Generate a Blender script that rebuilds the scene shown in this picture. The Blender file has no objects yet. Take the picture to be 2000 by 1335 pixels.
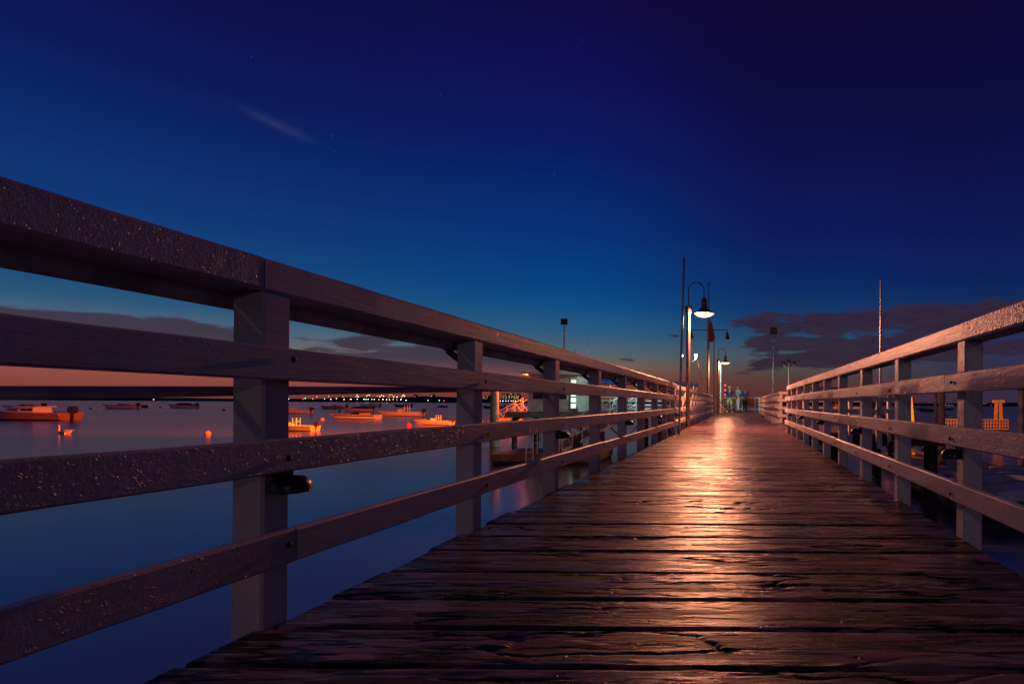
import bpy, bmesh, math, random
from mathutils import noise as mnoise
from mathutils import Vector, Matrix
R = math.radians
random.seed(7)
S = bpy.context.scene

# ------------------------------------------------------------------ camera
CZ = 2.85                      # camera height above the water (z = 0)
ZD = CZ - 0.62                 # deck level
F, VX, VY, ROLL = 1050.0, 1445.0, 787.0, 0.006
cam_d = bpy.data.cameras.new('camera')
cam = bpy.data.objects.new('camera', cam_d)
S.collection.objects.link(cam)
cam_d.sensor_width = 36.0
cam_d.lens = F / 2000 * 36.0
cam_d.shift_x = -(VX - 1000) / 2000
cam_d.shift_y = (VY - 667.5) / 2000
cam_d.clip_start = 0.05
cam_d.clip_end = 20000
cam.location = (0, 0, CZ)
cam.rotation_euler = (R(90), -ROLL, 0)
S.camera = cam
S.view_settings.view_transform = 'Standard'
S.view_settings.look = 'None'
S.view_settings.exposure = 0.0
S.view_settings.gamma = 1.0
S.cycles.max_bounces = 6
S.cycles.diffuse_bounces = 3
S.cycles.glossy_bounces = 4
S.cycles.caustics_reflective = False
S.cycles.caustics_refractive = False
S.cycles.sample_clamp_indirect = 4.0
S.cycles.use_denoising = True

# ------------------------------------------------------------------ node helpers
def lin(c):
    return tuple(((v / 255.0) / 12.92 if v / 255.0 <= 0.04045 else ((v / 255.0 + 0.055) / 1.055) ** 2.4) for v in c)

class NT:
    """small helper round a node tree"""
    def __init__(s, tree):
        s.t = tree
    def n(s, typ, **kw):
        nd = s.t.nodes.new(typ)
        for k, v in kw.items():
            setattr(nd, k, v)
        return nd
    def link(s, a, b):
        s.t.links.new(a, b)
    def put(s, sock, v):
        if isinstance(v, bpy.types.NodeSocket):
            s.t.links.new(v, sock)
        else:
            sock.default_value = v
    def m(s, op, a, b=0.0, c=0.0, clamp=False):
        nd = s.n('ShaderNodeMath', operation=op)
        nd.use_clamp = clamp
        for i, v in enumerate((a, b, c)):
            s.put(nd.inputs[i], v)
        return nd.outputs[0]
    def smooth(s, lo, hi, x):
        nd = s.n('ShaderNodeMapRange', interpolation_type='SMOOTHSTEP')
        s.put(nd.inputs['Value'], x)
        nd.inputs['From Min'].default_value = lo
        nd.inputs['From Max'].default_value = hi
        return nd.outputs[0]
    def mix(s, f, a, b):
        nd = s.n('ShaderNodeMix', data_type='RGBA')
        s.put(nd.inputs[0], f)
        for sock, v in ((nd.inputs[6], a), (nd.inputs[7], b)):
            if isinstance(v, bpy.types.NodeSocket):
                s.link(v, sock)
            else:
                sock.default_value = (*v[:3], 1)
        return nd.outputs[2]
    def ramp(s, fac, stops):
        nd = s.n('ShaderNodeValToRGB')
        el = nd.color_ramp.elements
        while len(el) > 1:
            el.remove(el[-1])
        el[0].position = stops[0][0]
        el[0].color = (*stops[0][1], 1)
        for p, c in stops[1:]:
            e = el.new(p)
            e.color = (*c, 1)
        s.put(nd.inputs[0], fac)
        return nd.outputs[0]
    def comb(s, x, y, z):
        nd = s.n('ShaderNodeCombineXYZ')
        for i, v in enumerate((x, y, z)):
            s.put(nd.inputs[i], v)
        return nd.outputs[0]
    def noise(s, vec, scale=1.0, detail=4.0, rough=0.55, dist=0.0):
        nd = s.n('ShaderNodeTexNoise')
        s.put(nd.inputs['Vector'], vec)
        nd.inputs['Scale'].default_value = scale
        nd.inputs['Detail'].default_value = detail
        nd.inputs['Roughness'].default_value = rough
        nd.inputs['Distortion'].default_value = dist
        return nd.outputs[0]

# ------------------------------------------------------------------ world: dusk sky
W = bpy.data.worlds.new('World')
S.world = W
W.use_nodes = True
W.cycles.sampling_method = 'MANUAL'
W.cycles.sample_map_resolution = 512
wt = NT(W.node_tree)
W.node_tree.nodes.clear()
tc = wt.n('ShaderNodeTexCoord')
sx = wt.n('ShaderNodeSeparateXYZ')
wt.link(tc.outputs['Generated'], sx.inputs[0])
DX, DY, DZ = sx.outputs
DEG = 180 / math.pi
az = wt.m('MULTIPLY', wt.m('ARCTAN2', DX, DY), DEG)          # degrees, 0 along the pier, + to the right
el = wt.m('MULTIPLY', wt.m('ARCSINE', DZ), DEG)
efac = wt.m('DIVIDE', el, 60.0, clamp=True)
def sky_ramp(stops):
    return wt.ramp(efac, [(max(0, e) / 60.0, lin(c)) for e, c in stops])
RL = sky_ramp([(0.0, (120, 58, 58)), (1.7, (146, 76, 66)), (2.7, (132, 88, 80)), (3.6, (122, 108, 104)), (5.4, (78, 104, 124)),
               (6.9, (44, 88, 124)), (8.3, (30, 78, 122)), (10.5, (22, 70, 126)), (13.3, (18, 58, 120)),
               (17.4, (15, 44, 110)), (22.3, (12, 29, 94)), (27, (14, 19, 78)), (36, (14, 12, 58)), (60, (10, 6, 34))])
RM = sky_ramp([(0.0, (116, 54, 48)), (2.0, (126, 68, 56)), (3.6, (124, 96, 80)), (5.1, (82, 102, 112)), (7.1, (46, 94, 130)),
               (9.6, (16, 80, 136)), (12, (8, 68, 132)), (16.8, (8, 50, 120)), (23.9, (11, 30, 102)),
               (30, (16, 17, 86)), (36, (19, 11, 68)), (60, (11, 6, 36))])
RR = sky_ramp([(0.0, (84, 44, 50)), (1.5, (92, 52, 50)), (2.5, (86, 60, 58)), (3.9, (82, 76, 78)), (5.2, (68, 86, 98)), (6.8, (42, 76, 106)),
               (9, (22, 60, 106)), (12.1, (14, 43, 103)), (17.6, (14, 28, 90)), (25, (14, 17, 74)),
               (31, (15, 11, 61)), (37, (16, 8, 51)), (60, (9, 5, 30))])
RF = sky_ramp([(0.0, (58, 42, 66)), (2.5, (56, 46, 72)), (5.2, (44, 52, 84)), (9, (20, 46, 92)), (12.1, (14, 36, 92)), (17.6, (13, 24, 82)),
               (25, (13, 15, 68)), (31, (14, 10, 57)), (37, (15, 8, 48)), (60, (9, 5, 30))])
c1 = wt.mix(wt.smooth(-46, -16, az), RL, RM)
c2 = wt.mix(wt.smooth(-18, 6, az), c1, RR)
c3 = wt.mix(wt.smooth(8, 26, az), c2, RF)
c3 = wt.mix(wt.smooth(-95, -165, az), c3, RF)
# clouds: direction space noise
cv = wt.comb(wt.m('MULTIPLY', az, 0.105), wt.m('MULTIPLY', el, 0.50), 3.1)
n1 = wt.noise(cv, 1.0, 7.0, 0.56, 0.35)
cv2 = wt.comb(wt.m('MULTIPLY', az, 0.42), wt.m('MULTIPLY', el, 1.9), 8.4)
n2 = wt.noise(cv2, 1.0, 4.0, 0.6, 0.2)
nn = wt.m('ADD', wt.m('MULTIPLY', wt.m('SUBTRACT', n1, 0.5), 1.25), wt.m('MULTIPLY', wt.m('SUBTRACT', n2, 0.5), 0.55))
def bump1(x, c, h, soft):
    """1 inside c +- h, falling to 0 over soft"""
    return wt.smooth(h + soft, h, wt.m('ABSOLUTE', wt.m('SUBTRACT', x, c)))
# left bank: from the left edge to about -20 deg, 2.5 - 6.4 deg high
lc = wt.m('SUBTRACT', 4.2, wt.m('MULTIPLY', wt.m('ADD', az, 45.0), 0.004))
mL = wt.m('MULTIPLY', bump1(el, lc, 0.9, 2.0), wt.smooth(-15, -22, az))
mL = wt.m('MULTIPLY', mL, wt.smooth(-130, -80, az))
# right bank
rc = wt.m('ADD', 6.1, wt.m('MULTIPLY', az, 0.05))
mR = wt.m('MULTIPLY', wt.m('MULTIPLY', bump1(el, rc, 1.9, 2.6), 1.12), wt.m('MULTIPLY', wt.smooth(-4.5, 3.5, az), wt.smooth(46, 27, az)))
# small puffs in the middle
def gauss(a0, e0, sa, se):
    da = wt.m('DIVIDE', wt.m('SUBTRACT', az, a0), sa)
    de = wt.m('DIVIDE', wt.m('SUBTRACT', el, e0), se)
    return wt.m('POWER', 2.718, wt.m('MULTIPLY', -1.0, wt.m('ADD', wt.m('MULTIPLY', da, da), wt.m('MULTIPLY', de, de))))
mP = gauss(-12.1, 4.5, 1.7, 0.55)
mP = wt.m('ADD', mP, wt.m('MULTIPLY', gauss(-7.2, 7.0, 1.6, 0.35), 0.75))
mP = wt.m('ADD', mP, wt.m('MULTIPLY', gauss(3.3, 9.3, 1.7, 0.5), 0.95))
mP = wt.m('ADD', mP, wt.m('MULTIPLY', gauss(-3.4, 9.7, 2.0, 0.35), 0.6))
cm = wt.m('MAXIMUM', wt.m('MAXIMUM', mL, mR), mP)
cov = wt.smooth(0.0, 0.17, wt.m('SUBTRACT', wt.m('ADD', wt.m('MULTIPLY', cm, 0.52), nn), 0.335))
ccol = wt.mix(wt.smooth(-30, 2, az), lin((64, 52, 68)), lin((50, 35, 54)))
ccol = wt.mix(wt.m('MULTIPLY', wt.smooth(4.2, 2.2, el), wt.smooth(-5, -25, az)), ccol, lin((120, 78, 78)))
ccol = wt.mix(wt.m('MULTIPLY', wt.smooth(0.4, 0.68, n2), 0.14), ccol, lin((70, 62, 84)))
c4 = wt.mix(wt.m('MULTIPLY', cov, 0.93), c3, ccol)
# one faint streak of high cirrus
da = wt.m('ADD', az, 40.8)
de = wt.m('SUBTRACT', el, 21.2)
ua = wt.m('ADD', wt.m('MULTIPLY', da, 0.975), wt.m('MULTIPLY', de, -0.22))
ub = wt.m('ADD', wt.m('MULTIPLY', da, 0.22), wt.m('MULTIPLY', de, 0.975))
g1 = wt.m('POWER', 2.718, wt.m('MULTIPLY', -1.0, wt.m('ADD', wt.m('POWER', wt.m('DIVIDE', ua, 2.0), 2.0), wt.m('POWER', wt.m('DIVIDE', ub, 0.30), 2.0))))
cir = wt.m('MULTIPLY', g1, wt.m('MULTIPLY', wt.noise(wt.comb(wt.m('MULTIPLY', ua, 0.25), wt.m('MULTIPLY', ub, 2.6), 0.0), 1.0, 4.0, 0.6), 0.5), clamp=True)
c5 = wt.mix(cir, c4, lin((70, 78, 122)))
# stars
vs = wt.n('ShaderNodeTexVoronoi', feature='F1')
wt.link(tc.outputs['Generated'], vs.inputs['Vector'])
vs.inputs['Scale'].default_value = 46.0
star = wt.m('MULTIPLY', wt.m('LESS_THAN', vs.outputs['Distance'], 0.028), wt.smooth(9, 20, el))
sc_ = wt.n('ShaderNodeSeparateColor')
wt.link(vs.outputs['Color'], sc_.inputs[0])
star = wt.m('MULTIPLY', star, wt.m('GREATER_THAN', sc_.outputs[0], 0.85))
c6 = wt.mix(wt.m('MULTIPLY', star, 0.4), c5, lin((120, 130, 180)))
bg = wt.n('ShaderNodeBackground')
wt.link(c6, bg.inputs['Color'])
bg.inputs['Strength'].default_value = 0.94
ow = wt.n('ShaderNodeOutputWorld')
wt.link(bg.outputs[0], ow.inputs['Surface'])

# ------------------------------------------------------------------ lamps that light the place from the shore and from the flood poles
def spot(name, loc, target, color, power, size, blend=0.5, radius=0.15):
    l = bpy.data.lights.new(name, 'SPOT')
    l.energy = power
    l.color = color
    l.spot_size = R(size)
    l.spot_blend = blend
    l.shadow_soft_size = radius
    o = bpy.data.objects.new(name, l)
    S.collection.objects.link(o)
    o.location = loc
    o.rotation_euler = (Vector(target) - Vector(loc)).to_track_quat('-Z', 'Y').to_euler()
    return o
def point(name, loc, color, power, radius=0.1):
    l = bpy.data.lights.new(name, 'POINT')
    l.energy = power
    l.color = color
    l.shadow_soft_size = radius
    o = bpy.data.objects.new(name, l)
    S.collection.objects.link(o)
    o.location = loc
    return o
SODIUM = (1.0, 0.12, 0.009)
# unseen lamps behind the photographer, standing in for shore street lamps
point('unseen_shore_light', (14, -44, ZD + 6.0), (1.0, 0.78, 0.68), 1500, 0.25)
point('unseen_shore_light', (-9, -14, ZD + 9.0), (1.0, 0.56, 0.44), 430, 0.2)  # brought closer and warmed as added fill for the right railing
# sodium flood on the left pole (seen from behind): the far beam for the moorings, the near spill for the dock
FLOOD_L = Vector((-13.76, 42.0, CZ + 6.3))
spot('flood_beam', FLOOD_L + Vector((-0.5, 0.35, -0.05)), (-72, 80, 0.5), SODIUM, 300000, 80, 0.6, 0.2)
# sodium flood on the right pole
FLOOD_R = Vector((2.35, 38.0, CZ + 5.15))
spot('flood_beam', FLOOD_R + Vector((0.5, 0.25, -0.05)), (26, 52, 0), (1.0, 0.18, 0.012), 46000, 70, 0.6, 0.2)

# ------------------------------------------------------------------ mesh builder
class MB:
    def __init__(s):
        s.v = []
        s.f = []
    def add(s, vs, fs):
        o = len(s.v)
        s.v += [tuple(p) for p in vs]
        s.f += [tuple(i + o for i in f) for f in fs]
        return s
    def box(s, x0, x1, y0, y1, z0, z1):
        return s.add([(x0, y0, z0), (x1, y0, z0), (x1, y1, z0), (x0, y1, z0), (x0, y0, z1), (x1, y0, z1), (x1, y1, z1), (x0, y1, z1)],
                     [(3, 2, 1, 0), (4, 5, 6, 7), (0, 1, 5, 4), (1, 2, 6, 5), (2, 3, 7, 6), (3, 0, 4, 7)])
    def bar(s, p, q, w, h, up=(0, 0, 1)):
        p, q = Vector(p), Vector(q)
        d = (q - p).normalized()
        u = Vector(up)
        if abs(d.dot(u)) > 0.98:
            u = Vector((0, 1, 0))
        a = d.cross(u).normalized() * (w / 2)
        b = a.cross(d).normalized() * (h / 2)
        vs = [p - a - b, p + a - b, p + a + b, p - a + b, q - a - b, q + a - b, q + a + b, q - a + b]
        return s.add(vs, [(0, 1, 2, 3), (7, 6, 5, 4), (4, 5, 1, 0), (5, 6, 2, 1), (6, 7, 3, 2), (7, 4, 0, 3)])
    def tube(s, pts, r, n=8):
        pts = [Vector(p) for p in pts]
        rs = r if isinstance(r, (list, tuple)) else [r] * len(pts)
        vs, fs = [], []
        ref = None
        for i, p in enumerate(pts):
            d = (pts[min(i + 1, len(pts) - 1)] - pts[max(i - 1, 0)]).normalized()
            if ref is None:
                ref = Vector((0, 0, 1)) if abs(d.z) < 0.9 else Vector((1, 0, 0))
            a = d.cross(ref).normalized()
            b = a.cross(d).normalized()
            ref = b
            for k in range(n):
                t = 2 * math.pi * k / n
                vs.append(p + (a * math.cos(t) + b * math.sin(t)) * rs[i])
        for i in range(len(pts) - 1):
            for k in range(n):
                fs.append((i * n + k, i * n + (k + 1) % n, (i + 1) * n + (k + 1) % n, (i + 1) * n + k))
        fs.append(tuple(range(n))[::-1])
        fs.append(tuple((len(pts) - 1) * n + k for k in range(n)))
        return s.add(vs, fs)
    def lathe(s, prof, n=16, c=(0, 0, 0), cap=True):
        vs, fs = [], []
        for r, z in prof:
            for k in range(n):
                t = 2 * math.pi * k / n
                vs.append((c[0] + r * math.cos(t), c[1] + r * math.sin(t), c[2] + z))
        for i in range(len(prof) - 1):
            for k in range(n):
                fs.append((i * n + k, i * n + (k + 1) % n, (i + 1) * n + (k + 1) % n, (i + 1) * n + k))
        if cap:
            fs.append(tuple(range(n))[::-1])
            fs.append(tuple((len(prof) - 1) * n + k for k in range(n)))
        return s.add(vs, fs)
    def loft(s, rings, closed=True, cap=True):
        n = len(rings[0])
        vs = [p for r in rings for p in r]
        fs = []
        for i in range(len(rings) - 1):
            for k in range(n if closed else n - 1):
                fs.append((i * n + k, i * n + (k + 1) % n, (i + 1) * n + (k + 1) % n, (i + 1) * n + k))
        if cap:
            fs.append(tuple(range(n))[::-1])
            fs.append(tuple((len(rings) - 1) * n + k for k in range(n)))
        return s.add(vs, fs)
    def mesh(s, name, mat, smooth=False):
        me = bpy.data.meshes.new(name)
        me.from_pydata(s.v, [], s.f)
        bm = bmesh.new()
        bm.from_mesh(me)
        bmesh.ops.recalc_face_normals(bm, faces=bm.faces)
        bm.to_mesh(me)
        bm.free()
        if mat:
            me.materials.append(mat)
        if smooth:
            me.polygons.foreach_set('use_smooth', [True] * len(me.polygons))
            try:
                me.set_sharp_from_angle(angle=R(38))
            except Exception:
                pass
        me.update()
        return me
    def build(s, name, mat, parent=None, smooth=False, loc=None):
        return link(name, s.mesh(name, mat, smooth), parent, loc)

def link(name, me, parent=None, loc=None):
    o = bpy.data.objects.new(name, me)
    S.collection.objects.link(o)
    if parent:
        o.parent = parent
    if loc is not None:
        o.location = loc
    return o
def tag(o, label=None, cat=None, group=None, kind=None):
    if label: o['label'] = label
    if cat: o['category'] = cat
    if group: o['group'] = group
    if kind: o['kind'] = kind
    return o
def thing(name, label, cat, loc=(0, 0, 0), rz=0.0, group=None):
    o = bpy.data.objects.new(name, None)
    S.collection.objects.link(o)
    o.empty_display_size = 0.1
    o.location = loc
    o.rotation_euler = (0, 0, rz)
    return tag(o, label, cat, group)
def copy_tree(o, parent=None):
    c = o.copy()
    S.collection.objects.link(c)
    c.parent = parent
    for ch in o.children:
        copy_tree(ch, c)
    return c
def at(x, y, d):
    """place on the ray of photo pixel (x, y) at depth d along the pier"""
    return Vector(((x - VX) / F * d, d, CZ - ((y - VY) - ROLL * (x - VX)) / F * d))
def atw(x, y, z=0.0):
    """place at height z seen at photo pixel (x, y)"""
    return at(x, y, (CZ - z) * F / ((y - VY) - ROLL * (x - VX)))

# ------------------------------------------------------------------ materials
def principled(name):
    m = bpy.data.materials.new(name)
    m.use_nodes = True
    t = NT(m.node_tree)
    b = [n for n in m.node_tree.nodes if n.type == 'BSDF_PRINCIPLED'][0]
    return m, t, b
def worldpos(t):
    g = t.n('ShaderNodeNewGeometry')
    oi = t.n('ShaderNodeObjectInfo')
    off = t.comb(t.m('MULTIPLY', oi.outputs['Random'], 41.0), t.m('MULTIPLY', oi.outputs['Random'], 17.0), t.m('MULTIPLY', oi.outputs['Random'], 29.0))
    va = t.n('ShaderNodeVectorMath', operation='ADD')
    t.link(g.outputs['Position'], va.inputs[0])
    t.link(off, va.inputs[1])
    return va.outputs[0], oi.outputs['Random']
def scaled(t, v, s):
    nd = t.n('ShaderNodeVectorMath', operation='MULTIPLY')
    t.link(v, nd.inputs[0])
    nd.inputs[1].default_value = s
    return nd.outputs[0]
def bumpnode(t, b, h, strength=1.0, dist=1.0):
    nd = t.n('ShaderNodeBump')
    nd.inputs['Strength'].default_value = strength
    nd.inputs['Distance'].default_value = dist
    t.link(h, nd.inputs['Height'])
    t.link(nd.outputs[0], b.inputs['Normal'])
def plain(name, col, rough=0.5, metal=0.0, grain=0.0, gs=30.0, var=0.18):
    """base colour with a little blotch and fine relief"""
    m, t, b = principled(name)
    p, rnd = worldpos(t)
    n = t.noise(p, 4.0, 4.0)
    dark = tuple(c * (1 - var) for c in col)
    lite = tuple(min(1, c * (1 + var)) for c in col)
    t.link(t.mix(t.smooth(0.3, 0.7, n), dark, lite), b.inputs['Base Color'])
    b.inputs['Roughness'].default_value = rough
    b.inputs['Metallic'].default_value = metal
    if grain:
        bumpnode(t, b, t.m('MULTIPLY', t.noise(p, gs, 3.0), grain))
    return m
def glow(name, col, strength, sample=False):
    m = bpy.data.materials.new(name)
    m.use_nodes = True
    m.node_tree.nodes.clear()
    t = NT(m.node_tree)
    e = t.n('ShaderNodeEmission')
    e.inputs[0].default_value = (*col, 1)
    e.inputs[1].default_value = strength
    o = t.n('ShaderNodeOutputMaterial')
    t.link(e.outputs[0], o.inputs[0])
    if not sample:
        m.cycles.emission_sampling = 'NONE'
    return m

def deck_material():
    m, t, b = principled('worn_deck_paint')
    p, rnd = worldpos(t)
    base = t.noise(scaled(t, p, (0.8, 5.0, 1.0)), 1.0, 3.0)
    flake = t.noise(scaled(t, p, (2.0, 15.0, 4.0)), 1.0, 8.0, 0.66, 0.15)
    paint = t.smooth(0.475, 0.492, flake)
    rim = t.smooth(0.022, 0.004, t.m('ABSOLUTE', t.m('SUBTRACT', flake, 0.478)))
    cr = t.noise(scaled(t, p, (1.5, 11.0, 1.0)), 1.0, 6.0, 0.55, 0.12)
    crack = t.smooth(0.030, 0.022, t.m('ABSOLUTE', t.m('SUBTRACT', cr, 0.5)))
    cr2 = t.noise(scaled(t, p, (0.9, 20.0, 1.0)), 1.0, 5.0, 0.55, 0.1)
    crack2 = t.m('MULTIPLY', t.smooth(0.05, 0.025, t.m('ABSOLUTE', t.m('SUBTRACT', cr2, 0.52))), t.smooth(0.53, 0.6, t.noise(scaled(t, p, (1.5, 6.0, 1.0)), 1.0, 2.0)))
    crack = t.m('MAXIMUM', t.m('MULTIPLY', crack, t.smooth(0.34, 0.46, base)), crack2)
    grain = t.noise(scaled(t, p, (5.0, 150.0, 20.0)), 1.0, 5.0, 0.6, 0.3)
    speck = t.noise(p, 210.0, 2.0, 0.6)
    lump = t.noise(scaled(t, p, (14.0, 38.0, 20.0)), 1.0, 3.0, 0.5)
    h = t.m('MULTIPLY', paint, 0.0024)
    h = t.m('SUBTRACT', h, t.m('MULTIPLY', crack, 0.008))
    h = t.m('ADD', h, t.m('MULTIPLY', grain, 0.0005))
    h = t.m('ADD', h, t.m('MULTIPLY', speck, 0.0011))
    h = t.m('ADD', h, t.m('MULTIPLY', lump, 0.0005))
    # nail heads over the joists, two to a board
    oc = t.n('ShaderNodeTexCoord')
    so = t.n('ShaderNodeSeparateXYZ')
    t.link(oc.outputs['Object'], so.inputs[0])
    xo = t.m('ADD', so.outputs[0], t.m('MULTIPLY', t.m('SUBTRACT', rnd, 0.5), 0.03))
    dxs = None
    for xj in (-1.18, -0.4, 0.3, 0.95):
        q = t.m('ABSOLUTE', t.m('SUBTRACT', xo, xj))
        dxs = q if dxs is None else t.m('MINIMUM', dxs, q)
    dys = t.m('MINIMUM', t.m('ABSOLUTE', t.m('SUBTRACT', so.outputs[1], 0.055)), t.m('ABSOLUTE', t.m('SUBTRACT', so.outputs[1], 0.19)))
    rad = t.m('SQRT', t.m('ADD', t.m('MULTIPLY', dxs, dxs), t.m('MULTIPLY', dys, dys)))
    nail = t.smooth(0.0062, 0.0045, rad)
    h = t.m('SUBTRACT', h, t.m('MULTIPLY', t.smooth(0.011, 0.005, rad), 0.0016))
    bumpnode(t, b, h, 1.0)
    tint = t.mix(rnd, (0.19, 0.115, 0.130), (0.31, 0.19, 0.205))
    col = t.mix(paint, (0.105, 0.066, 0.060), tint)
    col = t.mix(t.m('MULTIPLY', t.smooth(0.4, 0.7, base), 0.5), col, (0.33, 0.205, 0.215))
    col = t.mix(t.m('MULTIPLY', t.smooth(0.52, 0.62, grain), 0.2), col, (0.05, 0.036, 0.03))
    col = t.mix(t.m('MULTIPLY', rim, 0.7), col, (0.03, 0.02, 0.018))
    col = t.mix(crack, col, (0.015, 0.011, 0.010))
    col = t.mix(t.m('MULTIPLY', t.smooth(0.03, 0.008, rad), 0.45), col, (0.09, 0.035, 0.02))
    col = t.mix(nail, col, (0.05, 0.04, 0.038))
    t.link(col, b.inputs['Base Color'])
    rr = t.m('ADD', 0.20, t.m('MULTIPLY', t.m('SUBTRACT', 1.0, paint), 0.2))
    rr = t.m('ADD', rr, t.m('MULTIPLY', base, 0.14))
    t.link(rr, b.inputs['Roughness'])
    b.inputs['Specular IOR Level'].default_value = 0.11
    return m
def paint_material(name, col, lumps=1.0, rough=0.42):
    """thick old gloss paint on sawn timber: pebbled, chipped, with drips"""
    m, t, b = principled(name)
    p, rnd = worldpos(t)
    big = t.noise(p, 2.2, 2.0)
    vn = t.n('ShaderNodeTexVoronoi', feature='F1')
    wob = t.n('ShaderNodeTexNoise')
    t.link(p, wob.inputs['Vector'])
    wob.inputs['Scale'].default_value = 70.0
    wv = t.n('ShaderNodeVectorMath', operation='MULTIPLY_ADD')
    t.link(wob.outputs['Color'], wv.inputs[0])
    wv.inputs[1].default_value = (0.022, 0.03, 0.022)
    t.link(scaled(t, p, (1.0, 0.7, 1.1)), wv.inputs[2])
    t.link(wv.outputs[0], vn.inputs['Vector'])
    vn.inputs['Scale'].default_value = 120.0
    sp = t.n('ShaderNodeSeparateColor')
    t.link(vn.outputs['Color'], sp.inputs[0])
    mid = t.noise(p, 34.0, 3.0, 0.6)
    peb2 = t.noise(p, 190.0, 2.0, 0.5)
    grain = t.noise(scaled(t, p, (60.0, 5.0, 60.0)), 1.0, 3.0)
    chipn = t.noise(p, 24.0, 5.0, 0.6, 0.4)
    chip = t.smooth(0.29, 0.265, chipn)
    amt = t.m('ADD', 0.25 if lumps < 1.5 else 0.6, t.m('MULTIPLY', t.smooth(0.40, 0.62, t.m('ADD', t.m('MULTIPLY', big, 0.6), t.m('MULTIPLY', rnd, 0.4))), 1.0))
    dens = t.m('SUBTRACT', t.m('MULTIPLY', t.m('SUBTRACT', amt, 0.25), 0.16 * lumps), t.m('MULTIPLY', t.m('SUBTRACT', t.noise(p, 8.0, 3.0), 0.53), -1.5))
    on = t.m('GREATER_THAN', dens, t.m('SUBTRACT', sp.outputs[0], 0.06))
    spot_h = t.m('MULTIPLY', t.m('MULTIPLY', t.smooth(0.6, 0.1, vn.outputs['Distance']), on), sp.outputs[1])
    h = t.m('MULTIPLY', t.m('ADD', t.m('ADD', t.m('MULTIPLY', spot_h, 0.0018), t.m('MULTIPLY', mid, 0.0010 * lumps)), t.m('MULTIPLY', peb2, 0.0006)), amt)
    h = t.m('ADD', h, t.m('MULTIPLY', grain, 0.0013))
    h = t.m('SUBTRACT', h, t.m('MULTIPLY', chip, 0.0012))
    bumpnode(t, b, h, 1.0)
    c = t.mix(t.smooth(0.3, 0.7, big), tuple(v * 0.82 for v in col), tuple(v * 1.08 for v in col))
    c = t.mix(t.m('MULTIPLY', rnd, 0.25), c, tuple(v * 0.7 for v in col))
    c = t.mix(t.m('MULTIPLY', chip, 0.75), c, (0.07, 0.055, 0.05))
    t.link(c, b.inputs['Base Color'])
    b.inputs['Roughness'].default_value = rough
    return m
def water_material():
    m, t, b = principled('still_water')
    g = t.n('ShaderNodeNewGeometry')
    n = t.noise(scaled(t, g.outputs['Position'], (0.35, 0.9, 1.0)), 1.0, 3.0)
    n2 = t.noise(scaled(t, g.outputs['Position'], (0.02, 0.06, 1.0)), 1.0, 2.0)
    h = t.m('ADD', t.m('MULTIPLY', n, 0.004), t.m('MULTIPLY', n2, 0.05))
    bumpnode(t, b, h, 1.0)
    b.inputs['Base Color'].default_value = (0.05, 0.06, 0.08, 1)
    t.link(t.m('ADD', 0.13, t.m('MULTIPLY', n2, 0.10)), b.inputs['Roughness'])
    b.inputs['IOR'].default_value = 3.3
    return m
M_DECK = deck_material()
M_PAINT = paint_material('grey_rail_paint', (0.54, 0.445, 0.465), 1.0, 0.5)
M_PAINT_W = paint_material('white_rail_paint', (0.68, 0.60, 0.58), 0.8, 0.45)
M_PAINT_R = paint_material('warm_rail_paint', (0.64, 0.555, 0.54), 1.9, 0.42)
M_WATER = water_material()
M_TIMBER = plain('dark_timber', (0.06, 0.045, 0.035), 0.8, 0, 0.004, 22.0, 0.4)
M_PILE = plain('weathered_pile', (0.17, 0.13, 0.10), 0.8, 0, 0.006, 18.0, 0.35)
M_PIPE = plain('painted_pipe', (0.52, 0.46, 0.45), 0.55, 0, 0.006, 22.0, 0.5)
M_BLACK = plain('black_plastic', (0.012, 0.012, 0.014), 0.35)
M_STEEL = plain('galvanised_steel', (0.33, 0.32, 0.31), 0.38, 0.85, 0.0006, 40.0)
M_BRONZE = plain('bronze_lamp_metal', (0.20, 0.13, 0.10), 0.42, 0.6, 0.0005, 60.0)
M_ALU = plain('aluminium', (0.6, 0.6, 0.6), 0.45, 0.15)
M_WHITE = plain('white_gelcoat', (0.72, 0.70, 0.67), 0.3, 0, 0, 30, 0.08)
M_DARKH = plain('dark_hull', (0.03, 0.03, 0.045), 0.35)
M_TAN = plain('tan_deck', (0.5, 0.42, 0.33), 0.5)
M_GLASSD = plain('tinted_glass', (0.02, 0.022, 0.026), 0.08)
M_MOTOR = plain('motor_cowl', (0.035, 0.035, 0.04), 0.35)
M_CANVAS = plain('dark_canvas', (0.035, 0.04, 0.06), 0.85)
M_BLUE = plain('blue_canvas', (0.02, 0.09, 0.32), 0.8)
M_WALL = plain('pale_shed_wall', (0.42, 0.43, 0.42), 0.7)
M_FLOAT = plain('float_decking', (0.20, 0.21, 0.20), 0.75, 0, 0.002, 20)
M_LAND = plain('dark_land', (0.014, 0.014, 0.018), 0.95)
M_RUBBER = plain('black_rubber', (0.015, 0.015, 0.015), 0.7)

# ================================================================== SETTING
def grid_sheet(name, mat, x0, x1, y0, y1, z):
    b = MB()
    b.add([(x0, y0, z), (x1, y0, z), (x1, y1, z), (x0, y1, z)], [(0, 1, 2, 3)])
    return tag(b.build(name, mat), kind='structure')
grid_sheet('water', M_WATER, -9000, 9000, -400, 9000, 0.0)

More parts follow.
